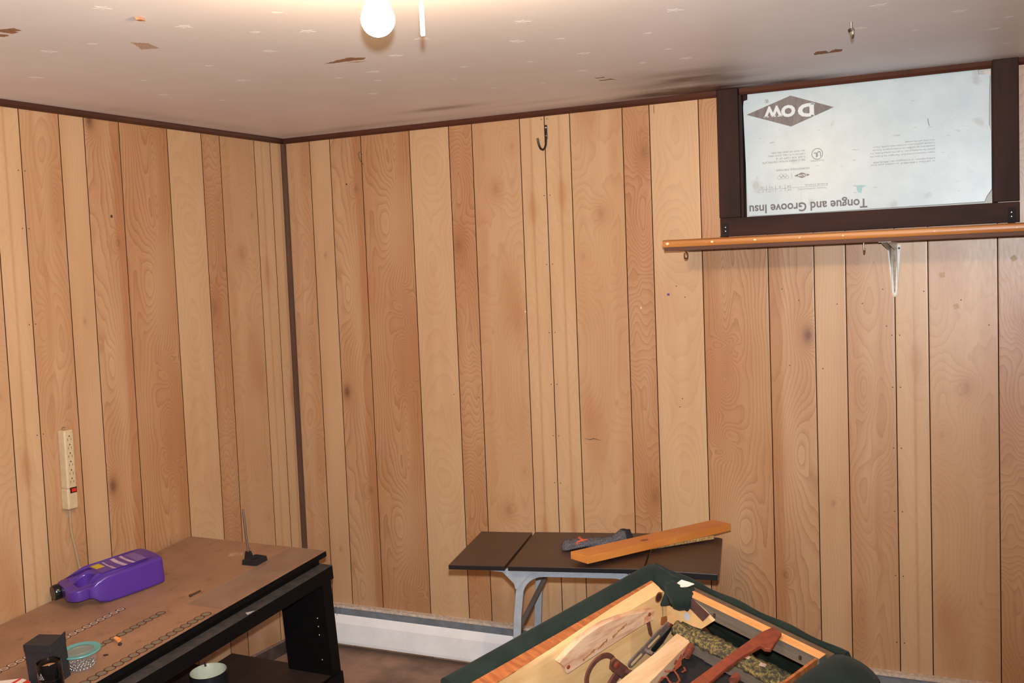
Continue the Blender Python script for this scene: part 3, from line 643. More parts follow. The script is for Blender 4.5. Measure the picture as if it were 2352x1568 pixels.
def frame(y, name):
    mb = MB(MT); w_ = .024
    L_ = [(.170, y, -.655), (.190, y, -.40), (.205, y, -.17)]
    arc = [(.292-.075*math.cos(a)*1.05, y, -.103+.075*math.sin(a)) for a in [i*math.pi/14 for i in range(0, 8)]]
    Rr = [(.80-x, y_, z) for x, y_, z in reversed(L_+arc)]
    strip_path(mb, L_+arc+Rr, w_, .012, (0, 1, 0))
    return mb.build(name, M_leg, tb, bevel=.0012)
frame(.03, 'leg_frame'); frame(.375, 'leg_frame')
mb = MB(MT); mb.prism([(.128, .028, -.0145), (.275, .028, -.0145), (.250, .028, -.03), (.222, .028, -.062), (.216, .028, -.078), (.203, .028, -.078), (.200, .028, -.062), (.165, .028, -.026), (.115, .028, -.021), (.100, .028, -.0145)], (0, -.0025, 0)); mb.build('leaf_bracket', M_leg, tb)
mb = MB(MT); mb.prism([(.79-x, .028, z) for x, z in ((.128, -.0145), (.245, -.0145), (.225, -.03), (.195, -.060), (.185, -.075), (.172, -.075), (.170, -.058), (.148, -.024), (.100, -.021), (.085, -.0145))], (0, -.0025, 0)); mb.build('leaf_bracket', M_leg, tb)
mb = MB(MT); mb.tube([(.232, .355, -.140), (.202, .055, -.215)], .0085, 12); mb.build('brace_rod', newmat('dull_grey_brown_rod', (104, 92, 84), .5), tb, smooth=True)
mb = MB(MT); mb.tube([(.79-.212, .355, -.115), (.79-.172, .055, -.175)], .0085, 12); mb.build('brace_rod', bpy.data.materials['dull_grey_brown_rod'], tb, smooth=True)
for y0_ in (.043, .352):
    mb = MB(MT); mb.box((.20, y0_, -.030), (.59, y0_+.010, -.0145)); mb.build('under_rail', M_leg, tb)
def tpos(px, py, zp):
    """metric point of the room seen from the camera station along a direction, on the level zp (survey helper)"""
    d = CX*((px-1176)/2477.2)+CY*((py-784)/2477.2)+CZ; k = (zp-CAM.z)/d.z; return CAM+d*k
# chipboard strip and pine board lying across the table
def plank_on(name, a, b, wd, z0, th, mat, label, cat, side=-1, bev=.001):
    a = Vector((a[0], a[1], z0)); b = Vector((b[0], b[1], z0)); d = (b-a).normalized(); s_ = Vector((-d.y, d.x, 0))*side
    mb = MB(); mb.prism([a, b, b+s_*wd, a+s_*wd], (0, 0, th)); o = mb.build(name, mat, bevel=bev); tag(o, label, cat); return o
M_pine = newmat('honey_pine', (206, 132, 62), .45, col2=(180, 104, 44), nscale=6, stretch=(.6, 1.2, 3), lo=.3, hi=.75)
M_chip = newmat('chipboard', (186, 150, 96), .9, col2=(120, 86, 48), nscale=160, lo=.42, hi=.6, bump=.5, bscale=300)
ztop = .660
c0 = tpos(1400, 1278, ztop); c1_ = tpos(1640, 1238, ztop)
plank_on('chipboard_strip', c0, c1_, .075, ztop+.0006, .0105, M_chip, 'thin rough-edged chipboard strip under the honey pine board', 'board', 1)
zb = ztop+.0117
p0 = tpos(1350, 1295, zb); p1 = tpos(1679, 1218, zb)
pd = (p1-p0).normalized(); pn = Vector((-pd.y, pd.x, 0)); c = tpos(1311, 1283, zb); pw = (c-p0).dot(pn); 
mb = MB(); e0 = (c-p0).dot(pd); p2 = tpos(1680, 1217, zb)
q = [p0, p1, p1+pn*pw+pd*e0, p0+pn*pw+pd*e0]
mb.prism([(v.x, v.y, zb) for v in q], (0, 0, .023)); pb = mb.build('pine_board', M_pine, bevel=.001); tag(pb, 'honey-coloured pine board lying diagonally across the small table', 'board')
kc = tpos(1480, 1240, zb+.023)
mb = MB(); mb.prism([kc+pd*.016*math.cos(a)+pn*.010*math.sin(a)*1.0 for a in [i*math.pi/8 for i in range(16)]], (0, 0, .0003)); mb.build('wood_knot', newmat('pine_knot', (138, 74, 40), .6), pb)
# crumpled sock
M_sock = newmat('grey_marl_knit', (104, 100, 104), .95, col2=(62, 60, 66), nscale=260, lo=.42, hi=.58, bump=1.0, bscale=260); M_sockd = newmat('black_knit_cuff', (28, 26, 30), .95)
s0 = tpos(1292, 1264, ztop); s1 = tpos(1446, 1240, ztop)
sk = thing('knit_sock', 'crumpled grey marl sock with orange lettering on the table', 'sock', s0)
mb = MB(); R = []; nseg = 30; sd = (s1-s0).normalized(); sn = Vector((-sd.y, sd.x, 0)); Ls = (s1-s0).length
prof_s = [(.0, .008, .006), (.03, .024, .011), (.08, .030, .015), (.16, .029, .013), (.25, .034, .016), (.42, .031, .0125), (.6, .026, .012), (.72, .021, .012), (.82, .023, .016), (.9, .026, .020), (1.0, .025, .019)]
for i in range(nseg+1):
    u = i/nseg
    for a, b in zip(prof_s, prof_s[1:]):
        if a[0] <= u <= b[0]: f = (u-a[0])/(b[0]-a[0]); ry = a[1]+(b[1]-a[1])*f; rz = a[2]+(b[2]-a[2])*f; break
    ctr = s0+sd*(u*Ls)+sn*(.006*math.sin(u*7))
    ring_ = []
    for k in range(20):
        a = 2*math.pi*k/20; wr = 1+.13*math.sin(5*a+u*17)+.09*math.sin(9*a-u*41)+random.uniform(-.04, .04)
        ring_.append(ctr+sn*ry*math.cos(a)*wr+Z*(rz*.92+rz*math.sin(a)*(wr if math.sin(a) > 0 else .9)))
    R.append(ring_)
mb.rings(R[:28]); mb.build('knit_body', M_sock, sk, smooth=True, angle=180)
mb = MB(); mb.rings(R[27:]); mb.build('cuff', M_sockd, sk, smooth=True, angle=180)
M_or = newmat('orange_knit_letters', (196, 84, 48), .9, bump=.8, bscale=260)
mb = MB()
def sock_pt(u, ang):
    for a, b in zip(prof_s, prof_s[1:]):
        if a[0] <= u <= b[0]: f = (u-a[0])/(b[0]-a[0]); ry = a[1]+(b[1]-a[1])*f; rz = a[2]+(b[2]-a[2])*f; break
    return s0+sd*(u*Ls)+sn*(.006*math.sin(u*7)+ry*math.cos(ang)*1.08)+Z*(rz*.92+rz*math.sin(ang)*1.1)
for uc, ac2, ru, ra, b0, b1 in ((.30, 1.75, .055, .42, .7, 4.6), (.22, 2.55, .05, .30, 2.6, 5.9)):
    mb.tube([sock_pt(uc+ru*math.cos(b0+(b1-b0)*i/9), ac2+ra*math.sin(b0+(b1-b0)*i/9)) for i in range(10)], .0028, 6)
mb.build('knitted_lettering', M_or, sk, smooth=True)

# ------------------------------------------------------------ power strip on the left wall
M_be = newmat('aged_beige_plastic', (196, 172, 138), .45, col2=(184, 160, 126), nscale=30); M_slot = newmat('dark_slot', (44, 30, 24), .7)
ps = thing('power_strip', 'beige six-outlet power strip with red switch on the left wall', 'power strip', (0, -1.224, .836))
def rbox(mb, x0, x1, y0, y1, z0, z1, mi=0): mb.box((x0, y0, z0), (x1, y1, z1), mi)
mb = MB(); mb.box((0, -1.2445, .8450), (.034, -1.2035, .914)); mb.box((0, -1.2425, .912), (.034, -1.2055, 1.1035)); mb.build('housing', M_be, ps, bevel=.006, bseg=4)
for z in (1.0835, 1.0560, 1.0285, 1.0010, .9735, .9460):
    mb = MB(); mb.box((.0335, -1.2258, z-.0022), (.0346, -1.2222, z+.0022)); mb.box((.0335, -1.2314, z-.0145), (.0346, -1.2302, z-.0070)); mb.box((.0335, -1.2186, z-.0145), (.0346, -1.2174, z-.0070)); mb.build('outlet', M_slot, ps)
mb = MB(); mb.box((.033, -1.2345, .8985), (.0352, -1.2085, .9165)); sw = mb.build('switch', newmat('black_switch_bezel', (22, 16, 16), .4), ps)
mb = MB(); mb.box((.0345, -1.2300, .9020), (.0385, -1.2130, .9130)); mb.build('rocker', newmat('red_rocker', (206, 36, 26), .3), sw, bevel=.001)
mb = MB(); mb.tube([(.004, -1.224, 1.100), (.004, -1.224, 1.108), (.004, -1.220, 1.111)], .0016, 8); mb.tube([(0, -1.219, 1.110), (.012, -1.219, 1.111)], .002, 8); mb.build('hanging_wire', M_steel, ps, smooth=True)
mb = MB(); pts = [(.012, -1.2215, .850), (.010, -1.2210, .820), (.007, -1.2190, .780), (.006, -1.2130, .745), (.006, -1.2065, .715), (.006, -1.1985, .670), (.006, -1.1905, .630), (.006, -1.188, .58), (.008, -1.19, .45), (.008, -1.2, .2), (.01, -1.22, .02)]
mb.tube(pts, .0042, 12); mb.build('power_cord', newmat('dingy_beige_cord', (158, 132, 104), .5), ps, smooth=True)

# ------------------------------------------------------------ desk (it slopes down towards the camera side)
DA = Vector((.02, -.6958, .6262)); DE = Vector((.9999, -.0169, -.0016)).normalized(); DS = Vector((-.0169, -.9952, -.0963)); DS = (DS-DE*DS.dot(DE)).normalized(); DN = DS.cross(DE).normalized()
if DN.z < 0: DN = -DN
DYL = DN.cross(DE)                                  # local y = away from the camera side
MD = Matrix((DE, DYL, DN)).transposed().to_4x4(); MD.translation = DA
M_dtop = newmat('stained_particle_board', (158, 120, 92), .6, col2=(138, 102, 78), nscale=7, lo=.32, hi=.72, spec=.35)
def add_layer(m, sc, c, lo, hi, f, st=(1, 1, 1)):
    nt = m.node_tree; N = nt.nodes; L = nt.links; b = N['Principled BSDF']; src = b.inputs['Base Color'].links[0].from_socket
    tc = N.new('ShaderNodeTexCoord'); mp = N.new('ShaderNodeMapping'); mp.inputs['Scale'].default_value = st; n = N.new('ShaderNodeTexNoise'); n.inputs['Scale'].default_value = sc; n.inputs['Detail'].default_value = 5
    r = N.new('ShaderNodeMapRange'); r.inputs[1].default_value = lo; r.inputs[2].default_value = hi; r.inputs[4].default_value = f
    x = N.new('ShaderNodeMix'); x.data_type = 'RGBA'; L.new(tc.outputs['Object'], mp.inputs[0]); L.new(mp.outputs[0], n.inputs['Vector']); L.new(n.outputs['Fac'], r.inputs[0]); L.new(r.outputs[0], x.inputs[0]); L.new(src, x.inputs[6]); x.inputs[7].default_value = lin(*c); L.new(x.outputs[2], b.inputs['Base Color'])
add_layer(M_dtop, 24, (84, 54, 40), .60, .78, .55); add_layer(M_dtop, 320, (104, 72, 50), .55, .75, .35)
M_blk = newmat('black_paint', (9, 8, 8), .55, col2=(14, 12, 12), nscale=30, spec=.15); M_blkd = newmat('dusty_black_paint', (70, 62, 58), .8, col2=(46, 41, 40), nscale=30)
M_shb = newmat('dark_brown_lower_shelf', (52, 36, 30), .6, col2=(40, 28, 26), nscale=10)
NEAR = 1.75
dk = thing('work_desk', 'long brown-topped desk with black frame against the left wall', 'desk', (.33, -1.5, 0))
mb = MB(MD); mb.box((0, -NEAR, -.002), (.617, 0, 0)); mb.box((0, -NEAR, -.020), (.619, 0, -.002), 1); mb.box((.10, -NEAR, -.044), (.600, -.020, -.020), 1); mb.build('desk_top', [M_dtop, M_blk], dk)
mb = MB(MD); mb.box((.585, -NEAR, -.0462), (.648, -.012, -.0442), 1); mb.box((.585, -NEAR, -.092), (.648, -.012, -.0462)); mb.build('front_rail', [M_blk, M_blkd], dk)
mb = MB(MD); mb.box((.02, -NEAR, -.092), (.06, -.012, -.044)); mb.build('back_rail', M_blk, dk)
mb = MB(MD); mb.box((.458, -.075, -.420), (.632, -.030, -.092)); mb.box((.632, -.075, -.420), (.648, -.028, -.092)); mb.build('leg_panel', M_blk, dk, bevel=.001)
mb = MB(MD); mb.box((.02, -.075, -.420), (.06, -.035, -.092)); mb.build('leg', M_blk, dk, bevel=.001)
mb = MB(MD); mb.box((.03, -NEAR, -.420), (.105, -.66, -.092)); mb.build('leg_panel', M_blk, dk)
mb = MB(MD); mb.box((.165, -NEAR, -.440), (.640, -.036, -.4205)); mb.box((.03, -NEAR, -.440), (.165, -.15, -.4205)); mb.build('lower_shelf', M_shb, dk)
mb = MB(MD); mb.box((.640, -NEAR, -.485), (.656, -.028, -.4205)); mb.build('bottom_rail', M_blk, dk)
for x0_ in (.57, .19):
    mb = MB(MD); mb.box((x0_, -.10, -.604), (x0_+.07, -.04, -.441)); mb.build('foot_block', M_blk, dk)
for (s_, h_) in ((.10, -.2), (.10, -.235), (.10, -.27)): pass
for h_ in (-.215, -.245, -.275, -.365):
    o = disc('screw_head', MD @ Vector((.61, -.0752, h_)), .0022, -DYL, M_nailw, dk, .0004)
# row of washer-like rings printed on the top
M_r1 = newmat('ring_print_pale', (182, 168, 152), .5); M_r2 = newmat('ring_print_dark', (74, 36, 28), .5); M_r3 = newmat('ring_print_olive', (120, 106, 84), .5)
def ringrow(x, s0_, s1_, r, inner):
    mb = MB(MD)
    n = int(round((s1_-s0_)/(r*1.72)))
    for i in range(n+1):
        s_ = s0_+(s1_-s0_)*i/n; h_ = .0003
        for (ra, rb, mi, hh) in ((r*.80, r, 1, h_), (r*.50, r*.78, inner, h_+.0002)):
            if inner == 2 and ra < r*.6: ra = 0.0005
            vs = []
            for k in range(20):
                a = 2*math.pi*k/20
                for rr in (ra, rb): vs.append((x+rr*math.cos(a), -s_+rr*math.sin(a), hh))
            mb.add(vs, [(2*k, 2*((k+1) % 20), 2*((k+1) % 20)+1, 2*k+1) for k in range(20)], mi)
    mb.build('ring_border', [M_r1, M_r2, M_r3], dk)
ringrow(.291, .610, 1.70, .0150, 0); ringrow(.443, .595, 1.70, .0150, 2); ringrow(.592, .560, 1.70, .0165, 2)
M_acr = newmat('scuffed_clear_sheet', (176, 146, 124), .25, col2=(160, 128, 106), nscale=14)
ba = M_acr.node_tree.nodes['Principled BSDF']; ba.inputs['Alpha'].default_value = .38
mb = MB(MD); mb.prism([(.475, -.518, .0006), (.609, -.513, .0006), (.612, -.002, .0006), (.469, -.004, .0006)], (0, 0, .0012))
tag(mb.build('clear_sheet', M_acr), 'scuffed clear plastic sheet on the far front corner of the desk', 'plastic sheet')

def on_desk(x, s_, h_=0): return MD @ Vector((x, -s_, h_))
# soldering stand: square tray with upright rod
M_bk = newmat('matte_black_metal', (30, 28, 30), .5, metal=.2); 
t = thing('rod_stand', 'small black square tray holding an upright steel rod, on the desk', 'stand', on_desk(.43, .16))
a_ = -.42; MS = MD @ Matrix.Translation((.4345, -.1475, .0008))
mb = MB(MS)
q = [(-.021, -.0455), (.040, -.0425), (.040, .0145), (-.012, .0175)]
def inset(q, k): cx = sum(p[0] for p in q)/4; cy = sum(p[1] for p in q)/4; return [(cx+(p[0]-cx)*k, cy+(p[1]-cy)*k) for p in q]
R = [[(x, y, z) for x, y in inset(q, k)] for k, z in ((1, 0), (.93, .017), (.80, .017), (.72, .007))]
mb.rings(R); mb.build('tray', M_bk, t)
mb = MB(MS); mb.rings([[(x, y, z) for x, y in qq] for z, qq in ((.0, [(-.045, -.006), (-.019, -.010), (-.017, .014), (-.043, .018)]), (.030, [(-.040, -.002), (-.024, -.005), (-.022, .008), (-.038, .011)]))]); mb.box((-.024, -.012, 0), (-.01, .010, .012)); mb.build('socket', M_bk, t)
rb = MS @ Vector((-.031, .003, .028)); 
mb = MB(); mb.tube([rb, rb+Vector((-.012, .0, .145))], .0035, 12); mb.build('rod', newmat('worn_steel_rod', (150, 140, 128), .3, metal=.9), t, smooth=True)
mb = MB(MD); mb.prism([(.303, -.139, .0003), (.349, -.118, .0003), (.331, -.088, .0003), (.282, -.106, .0003)], (0, 0, .0003)); 
st = mb.build('paper_label', newmat('torn_paper_label', (186, 150, 122), .8, col2=(150, 112, 86), nscale=90), None); tag(st, 'worn paper label stuck to the desk beside the rod stand', 'label')
mb = MB(MD); mb.tube([(.441, -.460, .004), (.4435, -.425, .004)], .0032, 10); mb.tube([(.4405, -.468, .004), (.441, -.460, .004)], .0045, 10); tag(mb.build('small_bolt', newmat('dull_bolt', (110, 92, 78), .4, metal=.8), smooth=True), 'small dull bolt lying at the corner of the clear sheet', 'bolt')
mb = MB(MD); mb.rings([[(.488+r*math.cos(a)*.6-.018*k, -.797+r*math.sin(a)-.0*k, .009+r*math.cos(a)*.8+.006*k) for a in [i*math.pi/8 for i in range(16)]] for k, r in ((0, .0085), (.4, .0062), (1, .0045))], cap=False)
mb.build('x', newmat('orange_foam', (222, 142, 72), .7)).name = 'foam_ear_plug'
ep = bpy.data.objects['foam_ear_plug']; tag(ep, 'tiny orange conical plug lying on the desk near the plastic tub', 'plug')
mb = MB(MD); mb.lathe([(.0001, .0), (.0045, .001), (.006, .004), (.004, .007), (.0001, .008)], (.500, -.808, 0), 10); tag(mb.build('dark_crumb', M_bk, smooth=True), 'dark crumb in front of the orange plug', 'debris')
mb = MB(MD); mb.prism([(.505, -.874, .0004), (.512, -.866, .0004), (.520, -.868, .0004), (.514, -.877, .0004)], (0, 0, .002)); tag(mb.build('dark_chip', M_bk), 'small black chip on the desk right of the tub', 'debris')
mb = MB(MD); mb.prism([(.628, -.434, -.0440), (.6465, -.412, -.0440), (.6465, -.445, -.0440)], (0, 0, .0006)); tag(mb.build('clear_plastic_scrap', newmat('glassy_scrap', (190, 186, 180), .2)), 'triangular clear plastic scrap on the black desk rail', 'scrap')
random.seed(3)
# tub of steel balls
tub_c = on_desk(.508, .948)
t = thing('plastic_tub', 'round clear plastic tub with teal rimmed lid holding steel balls', 'tub', tub_c)
M_clr = newmat('clear_tub_plastic', (200, 190, 184), .08); bb = M_clr.node_tree.nodes['Principled BSDF']; bb.inputs['Alpha'].default_value = .10
M_lid = newmat('teal_lid', (92, 160, 160), .25); bl = M_lid.node_tree.nodes['Principled BSDF']; bl.inputs['Alpha'].default_value = .85
M_lid2 = newmat('clear_teal_lid', (130, 150, 140), .25); M_lid2.node_tree.nodes['Principled BSDF'].inputs['Alpha'].default_value = .55
MTB = MD @ Matrix.Translation((.508, -.948, 0))
mb = MB(MTB); mb.lathe([(.0001, .001), (.0365, .001), (.0385, .004), (.0455, .046), (.0445, .046), (.0370, .005), (.0001, .0022)], (0, 0, 0), 40); mb.build('tub_body', M_clr, t, smooth=True)
mb = MB(MTB); mb.lathe([(.036, .0470), (.0535, .0470), (.0545, .0490), (.0535, .0510), (.0480, .0515), (.0440, .0495), (.036, .0495)], (0, 0, 0), 48, cap=False); mb.build('lid_rim', M_lid, t, smooth=True)
mb = MB(MTB); mb.lathe([(.0001, .0485), (.024, .0485), (.025, .0500), (.028, .0500), (.029, .0485), (.037, .0490), (.037, .0475), (.0001, .0470)], (0, 0, 0), 48); mb.build('lid_centre', M_lid2, t, smooth=True)
M_ball = newmat('polished_steel_ball', (190, 182, 176), .14, metal=1)
mb = MB(); rad = .0042
mb.lathe([(.00005, -rad)]+[(rad*math.sin(a), -rad*math.cos(a)) for a in [i*math.pi/8 for i in range(1, 8)]]+[(.00005, rad)], (0, 0, 0), 12); ball = mb.build('steel_ball', M_ball, smooth=True, angle=180, origin=(0, 0, 0))
pts = []
for lay in range(2):
    rmax = (.031, .030)[lay]
    for ir in range(5):
        rr = rmax-ir*.0086
        if rr < 0: continue
        n = max(1, int(2*math.pi*rr/.0090)) if rr > .003 else 1
        for k in range(n):
            if lay == 1 and random.random() < .35: continue
            a = 2*math.pi*(k+.5*lay)/n; pts.append((rr*math.cos(a), rr*math.sin(a), .0066+.0078*lay))
for i, p in enumerate(pts):
    o = ball if i == 0 else ball.copy()
    if i: SC.collection.objects.link(o)
    o.matrix_world = Matrix.Translation(MTB @ Vector(p)); tag(o, 'small shiny steel ball inside the clear plastic tub', 'ball', 'steel balls in the tub')
# dark box and glossy cup at the front
M_dbox = newmat('dark_grey_card_box', (30, 30, 36), .6, col2=(38, 36, 40), nscale=30); 
MBX = MD @ Matrix.Translation((.486, -1.036, .0008)) @ Matrix.Rotation(math.radians(14), 4, 'Z')
t = thing('card_box', 'dark grey box standing upright behind the black cup', 'box', MBX.translation)
mb = MB(MBX); mb.box((-.040, -.030, 0), (.040, .034, .112)); mb.build('carton', M_dbox, t, bevel=.002)
mb = MB(MBX); mb.rings([[(-.0405, -.0312, .094), (.0405, -.0312, .094), (.0405, .035, .094), (-.0405, .035, .094)], [(-.0405, -.0312, .114), (.0405, -.0312, .114), (.0405, .035, .114), (-.0405, .035, .114)]]); mb.build('top_flap', M_dbox, t, bevel=.001)
mb = MB(MBX); mb.prism([(.0405, -.0312, .114), (.0405, .035, .114), (.040, .035, .124), (.040, .0, .118)], (.001, 0, 0)); mb.build('raised_tab', M_dbox, t)
M_gb = newmat('glossy_black_ceramic', (10, 10, 12), .08)
MCU = MD @ Matrix.Translation((.560, -1.088, .0008))
t = thing('black_cup', 'glossy black cup with tan contents in front of the dark box', 'cup', MCU.translation)
mb = MB(MCU); mb.lathe([(.0001, 0), (.029, 0), (.0305, .004), (.0305, .088), (.0295, .0895), (.0280, .088), (.0275, .060), (.0001, .060)], (0, 0, 0), 48); mb.build('cup_body', M_gb, t, smooth=True)
mb = MB(MCU); mb.lathe([(.0307, .044), (.0312, .0445), (.0312, .0465), (.0307, .047)], (0, 0, 0), 48, cap=False); mb.build('raised_band', M_gb, t, smooth=True)
mb = MB(MCU); mb.lathe([(.0001, .0615), (.027, .0615), (.0273, .071), (.018, .076), (.0001, .077)], (0, 0, 0), 32); mb.build('contents', newmat('tan_wax', (206, 150, 104), .4), t, smooth=True)
M_wp = newmat('white_line_print', (205, 205, 205), .5)
def on_cup(a, z): return MCU @ Vector((.0311*math.cos(a), .0311*math.sin(a), z))
mb = MB(); ac = -1.42
tri = [(ac-.20, .0535), (ac+.20, .0535), (ac, .0690)]
for p, q_ in zip(tri, tri[1:]+tri[:1]): mb.tube([on_cup(p[0]+(q_[0]-p[0])*k/5, p[1]+(q_[1]-p[1])*k/5) for k in range(6)], .00035, 5)
for p, q_ in (((ac-.07, .0560), (ac+.05, .0585)), ((ac+.05, .0585), (ac-.04, .0610)), ((ac-.06, .0560), (ac+.07, .0560))): mb.tube([on_cup(*p), on_cup(*q_)], .0003, 5)
mb.build('triangle_mark', M_wp, t)
# red and white packet in the corner
M_red = newmat('red_packet', (200, 28, 34), .35); M_wht = newmat('white_packet', (228, 214, 204), .4)
t = thing('cardboard_packet', 'red and white packet at the near left corner of the desk', 'packet', on_desk(.43, 1.14))
mb = MB(MD); mb.prism([(x, -y, .0006) for x, y in ((.34, 1.130), (.428, 1.075), (.466, 1.079), (.492, 1.100), (.500, 1.19), (.36, 1.23))], (0, 0, .017)); mb.build('packet_body', M_wht, t, bevel=.001)
mb = MB(MD)
for q_ in (((.452, 1.0785), (.466, 1.0797), (.491, 1.1005), (.499, 1.188), (.470, 1.195)), ((.424, 1.079), (.432, 1.0765), (.446, 1.20), (.425, 1.205))): mb.prism([(x, -y, .0177) for x, y in q_], (0, 0, .0003))
mb.build('red_stripes', M_red, t)
# purple jug, lying on its side
M_pur = newmat('purple_plastic', (78, 46, 134), .26, spec=.5, bump=.12, bscale=90)
jd = Vector((-.300, -.954, 0)).normalized(); jw = Vector((-.954, .300, 0)).normalized()      # in desk coordinates (x, y=-s)
MJ = Matrix((jd, jw, jd.cross(jw))).transposed().to_4x4(); MJ.translation = Vector((.262, -.395, .0005))
if jd.cross(jw).z < 0:
    MJ = Matrix((jd, jw, Z)).transposed().to_4x4(); MJ.translation = Vector((.262, -.395, .0005))
MJ = MD @ MJ
t = thing('detergent_jug', 'purple plastic jug with black cap lying on its side on the desk', 'jug', MJ @ Vector((.12, .08, 0)))
cu = bpy.data.curves.new('jug', 'CURVE'); cu.dimensions = '2D'; cu.fill_mode = 'BOTH'; cu.extrude = .033; cu.bevel_depth = .011; cu.bevel_resolution = 4; cu.resolution_u = 8
def spl(pts):
    s_ = cu.splines.new('BEZIER'); s_.bezier_points.add(len(pts)-1); s_.use_cyclic_u = True
    for b_, p in zip(s_.bezier_points, pts): b_.co = (p[0], p[1], 0); b_.handle_left_type = b_.handle_right_type = 'AUTO' if len(p) > 2 else 'VECTOR'
spl([(.006, .010, 1), (.001, .018, 1), (.001, .140, 1), (.006, .147, 1), (.150, .147, 1), (.200, .146, 1), (.240, .148, 1), (.268, .142, 1), (.276, .132, 1), (.276, .112, 1), (.280, .080, 1), (.284, .050, 1), (.276, .026, 1), (.255, .020, 1), (.236, .022, 1), (.230, .010, 1)])
spl([(.188, .070, 1), (.192, .044, 1), (.210, .035, 1), (.245, .034, 1), (.266, .040, 1), (.270, .066, 1), (.258, .094, 1), (.226, .110, 1), (.198, .100, 1)])
jo = bpy.data.objects.new('t', cu); SC.collection.objects.link(jo); bpy.context.view_layer.update()
jm = bpy.data.meshes.new_from_object(jo.evaluated_get(bpy.context.evaluated_depsgraph_get())); bpy.data.objects.remove(jo)
mb = MB(MJ)
# slim the shoulder and the handle a little in height
vs = []
for v in jm.vertices:
    l_, w_, z_ = v.co; k = max(0, min(1, (l_-.185)/.075)); hh = 1-.46*k*k*(3-2*k); kf = max(0, min(1, (l_-.216)/.016))*max(0, min(1, (.062-w_)/.02)); hh = hh*(1-kf)+.42*kf; hd = 1+.05*math.sin(max(0, min(1, w_/.158))*math.pi) if z_ > 0 else 1
    vs.append((l_, w_, .0445+z_*hh*hd))
mb.add(vs, [tuple(p.vertices) for p in jm.polygons]); mb.build('jug_body', M_pur, t, smooth=True, angle=180)
mb = MB(MJ); mb.lathe([(.016, .270), (.0195, .274), (.0195, .290)], (0, .128, .042), 32, axis='x'); mb.build('neck', M_pur, t, smooth=True)
mb = MB(MJ); mb.lathe([(.0001, .281), (.0235, .281), (.0245, .283), (.0240, .305), (.0215, .308), (.0001, .308)], (0, .128, .042), 36, axis='x'); mb.build('cap', newmat('black_cap', (14, 13, 13), .18), t, smooth=True)
ML_w = newmat('label_white', (206, 186, 200), .5, col2=(180, 150, 176), nscale=60); ML_y = newmat('label_yellow', (196, 170, 44), .5); ML_p = newmat('label_purple', (92, 58, 146), .45, col2=(86, 54, 132), nscale=50); ML_f = newmat('label_fine_print', (160, 128, 176), .5)
def jtop(l_, w_): 
    k = max(0, min(1, (l_-.185)/.075)); hh = 1-.46*k*k*(3-2*k); return .0445+.044*hh*(1+.05*math.sin(max(0, min(1, w_/.158))*math.pi))+.0006
mb = MB(MJ)
def lab(l0, l1, w0, w1, mi, lift=0, bend=0):
    n = 10; vs = []
    for i in range(n+1):
        w_ = w0+(w1-w0)*i/n; o_ = bend*math.sin(math.pi*i/n)
        vs += [(l0+o_, w_, jtop(l0, w_)+lift), (l1+o_, w_, jtop(l1, w_)+lift)]
    mb.add(vs, [(2*i, 2*i+1, 2*i+3, 2*i+2) for i in range(n)], mi)
lab(.030, .190, .026, .132, 2)
lab(.139, .144, .026, .120, 0, .0004, .004); lab(.100, .114, .026, .128, 0, .0004, .005); lab(.074, .084, .026, .128, 0, .0004, .005)
lab(.155, .184, .072, .120, 1, .0004)
for i in range(9): lab(.036+i*.0036, .0376+i*.0036, .030, .120, 3, .0004)
put_text(mb, 'ELTS', (.150, .030, jtop(.165, .04)+.0002), Vector((0, 1, 0)), Vector((-1, 0, 0))*-1 if False else Vector((-1, 0, 0)), .034, .010, .0006, 0, .02)
mb.build('label', [ML_w, ML_y, ML_p, ML_f], t)
# pot on the lower shelf
pc = MD @ Vector((.330, -.300, -.4200)); pc2 = Vector(pc)
t = thing('enamel_pot', 'round pot, dark outside and cream white inside, on the lower desk shelf', 'pot', pc2)
MPT = MD @ Matrix.Translation((.338, -.332, -.4200))
mb = MB(MPT); mb.lathe([(.0001, .0), (.052, .0), (.058, .006), (.0605, .040), (.0615, .094), (.0600, .0955)], (0, 0, 0), 48, cap=False); mb.build('pot_body', newmat('dark_slate_enamel', (34, 34, 38), .3), t, smooth=True)
mb = MB(MPT); mb.lathe([(.0600, .0955), (.0590, .094), (.0580, .040), (.0555, .010), (.0500, .0040), (.0001, .0040)], (0, 0, 0), 48, cap=False); mb.build('pot_lining', newmat('cream_enamel', (216, 214, 188), .35, col2=(200, 196, 168), nscale=20), t, smooth=True)
mb = MB(MPT); mb.tube([(-.0460, .0350, .088), (-.0470, .0350, .101), (-.0400, .0300, .102), (-.0380, .0290, .092)], .003, 8); mb.build('hanging_lug', M_grime, t, smooth=True)

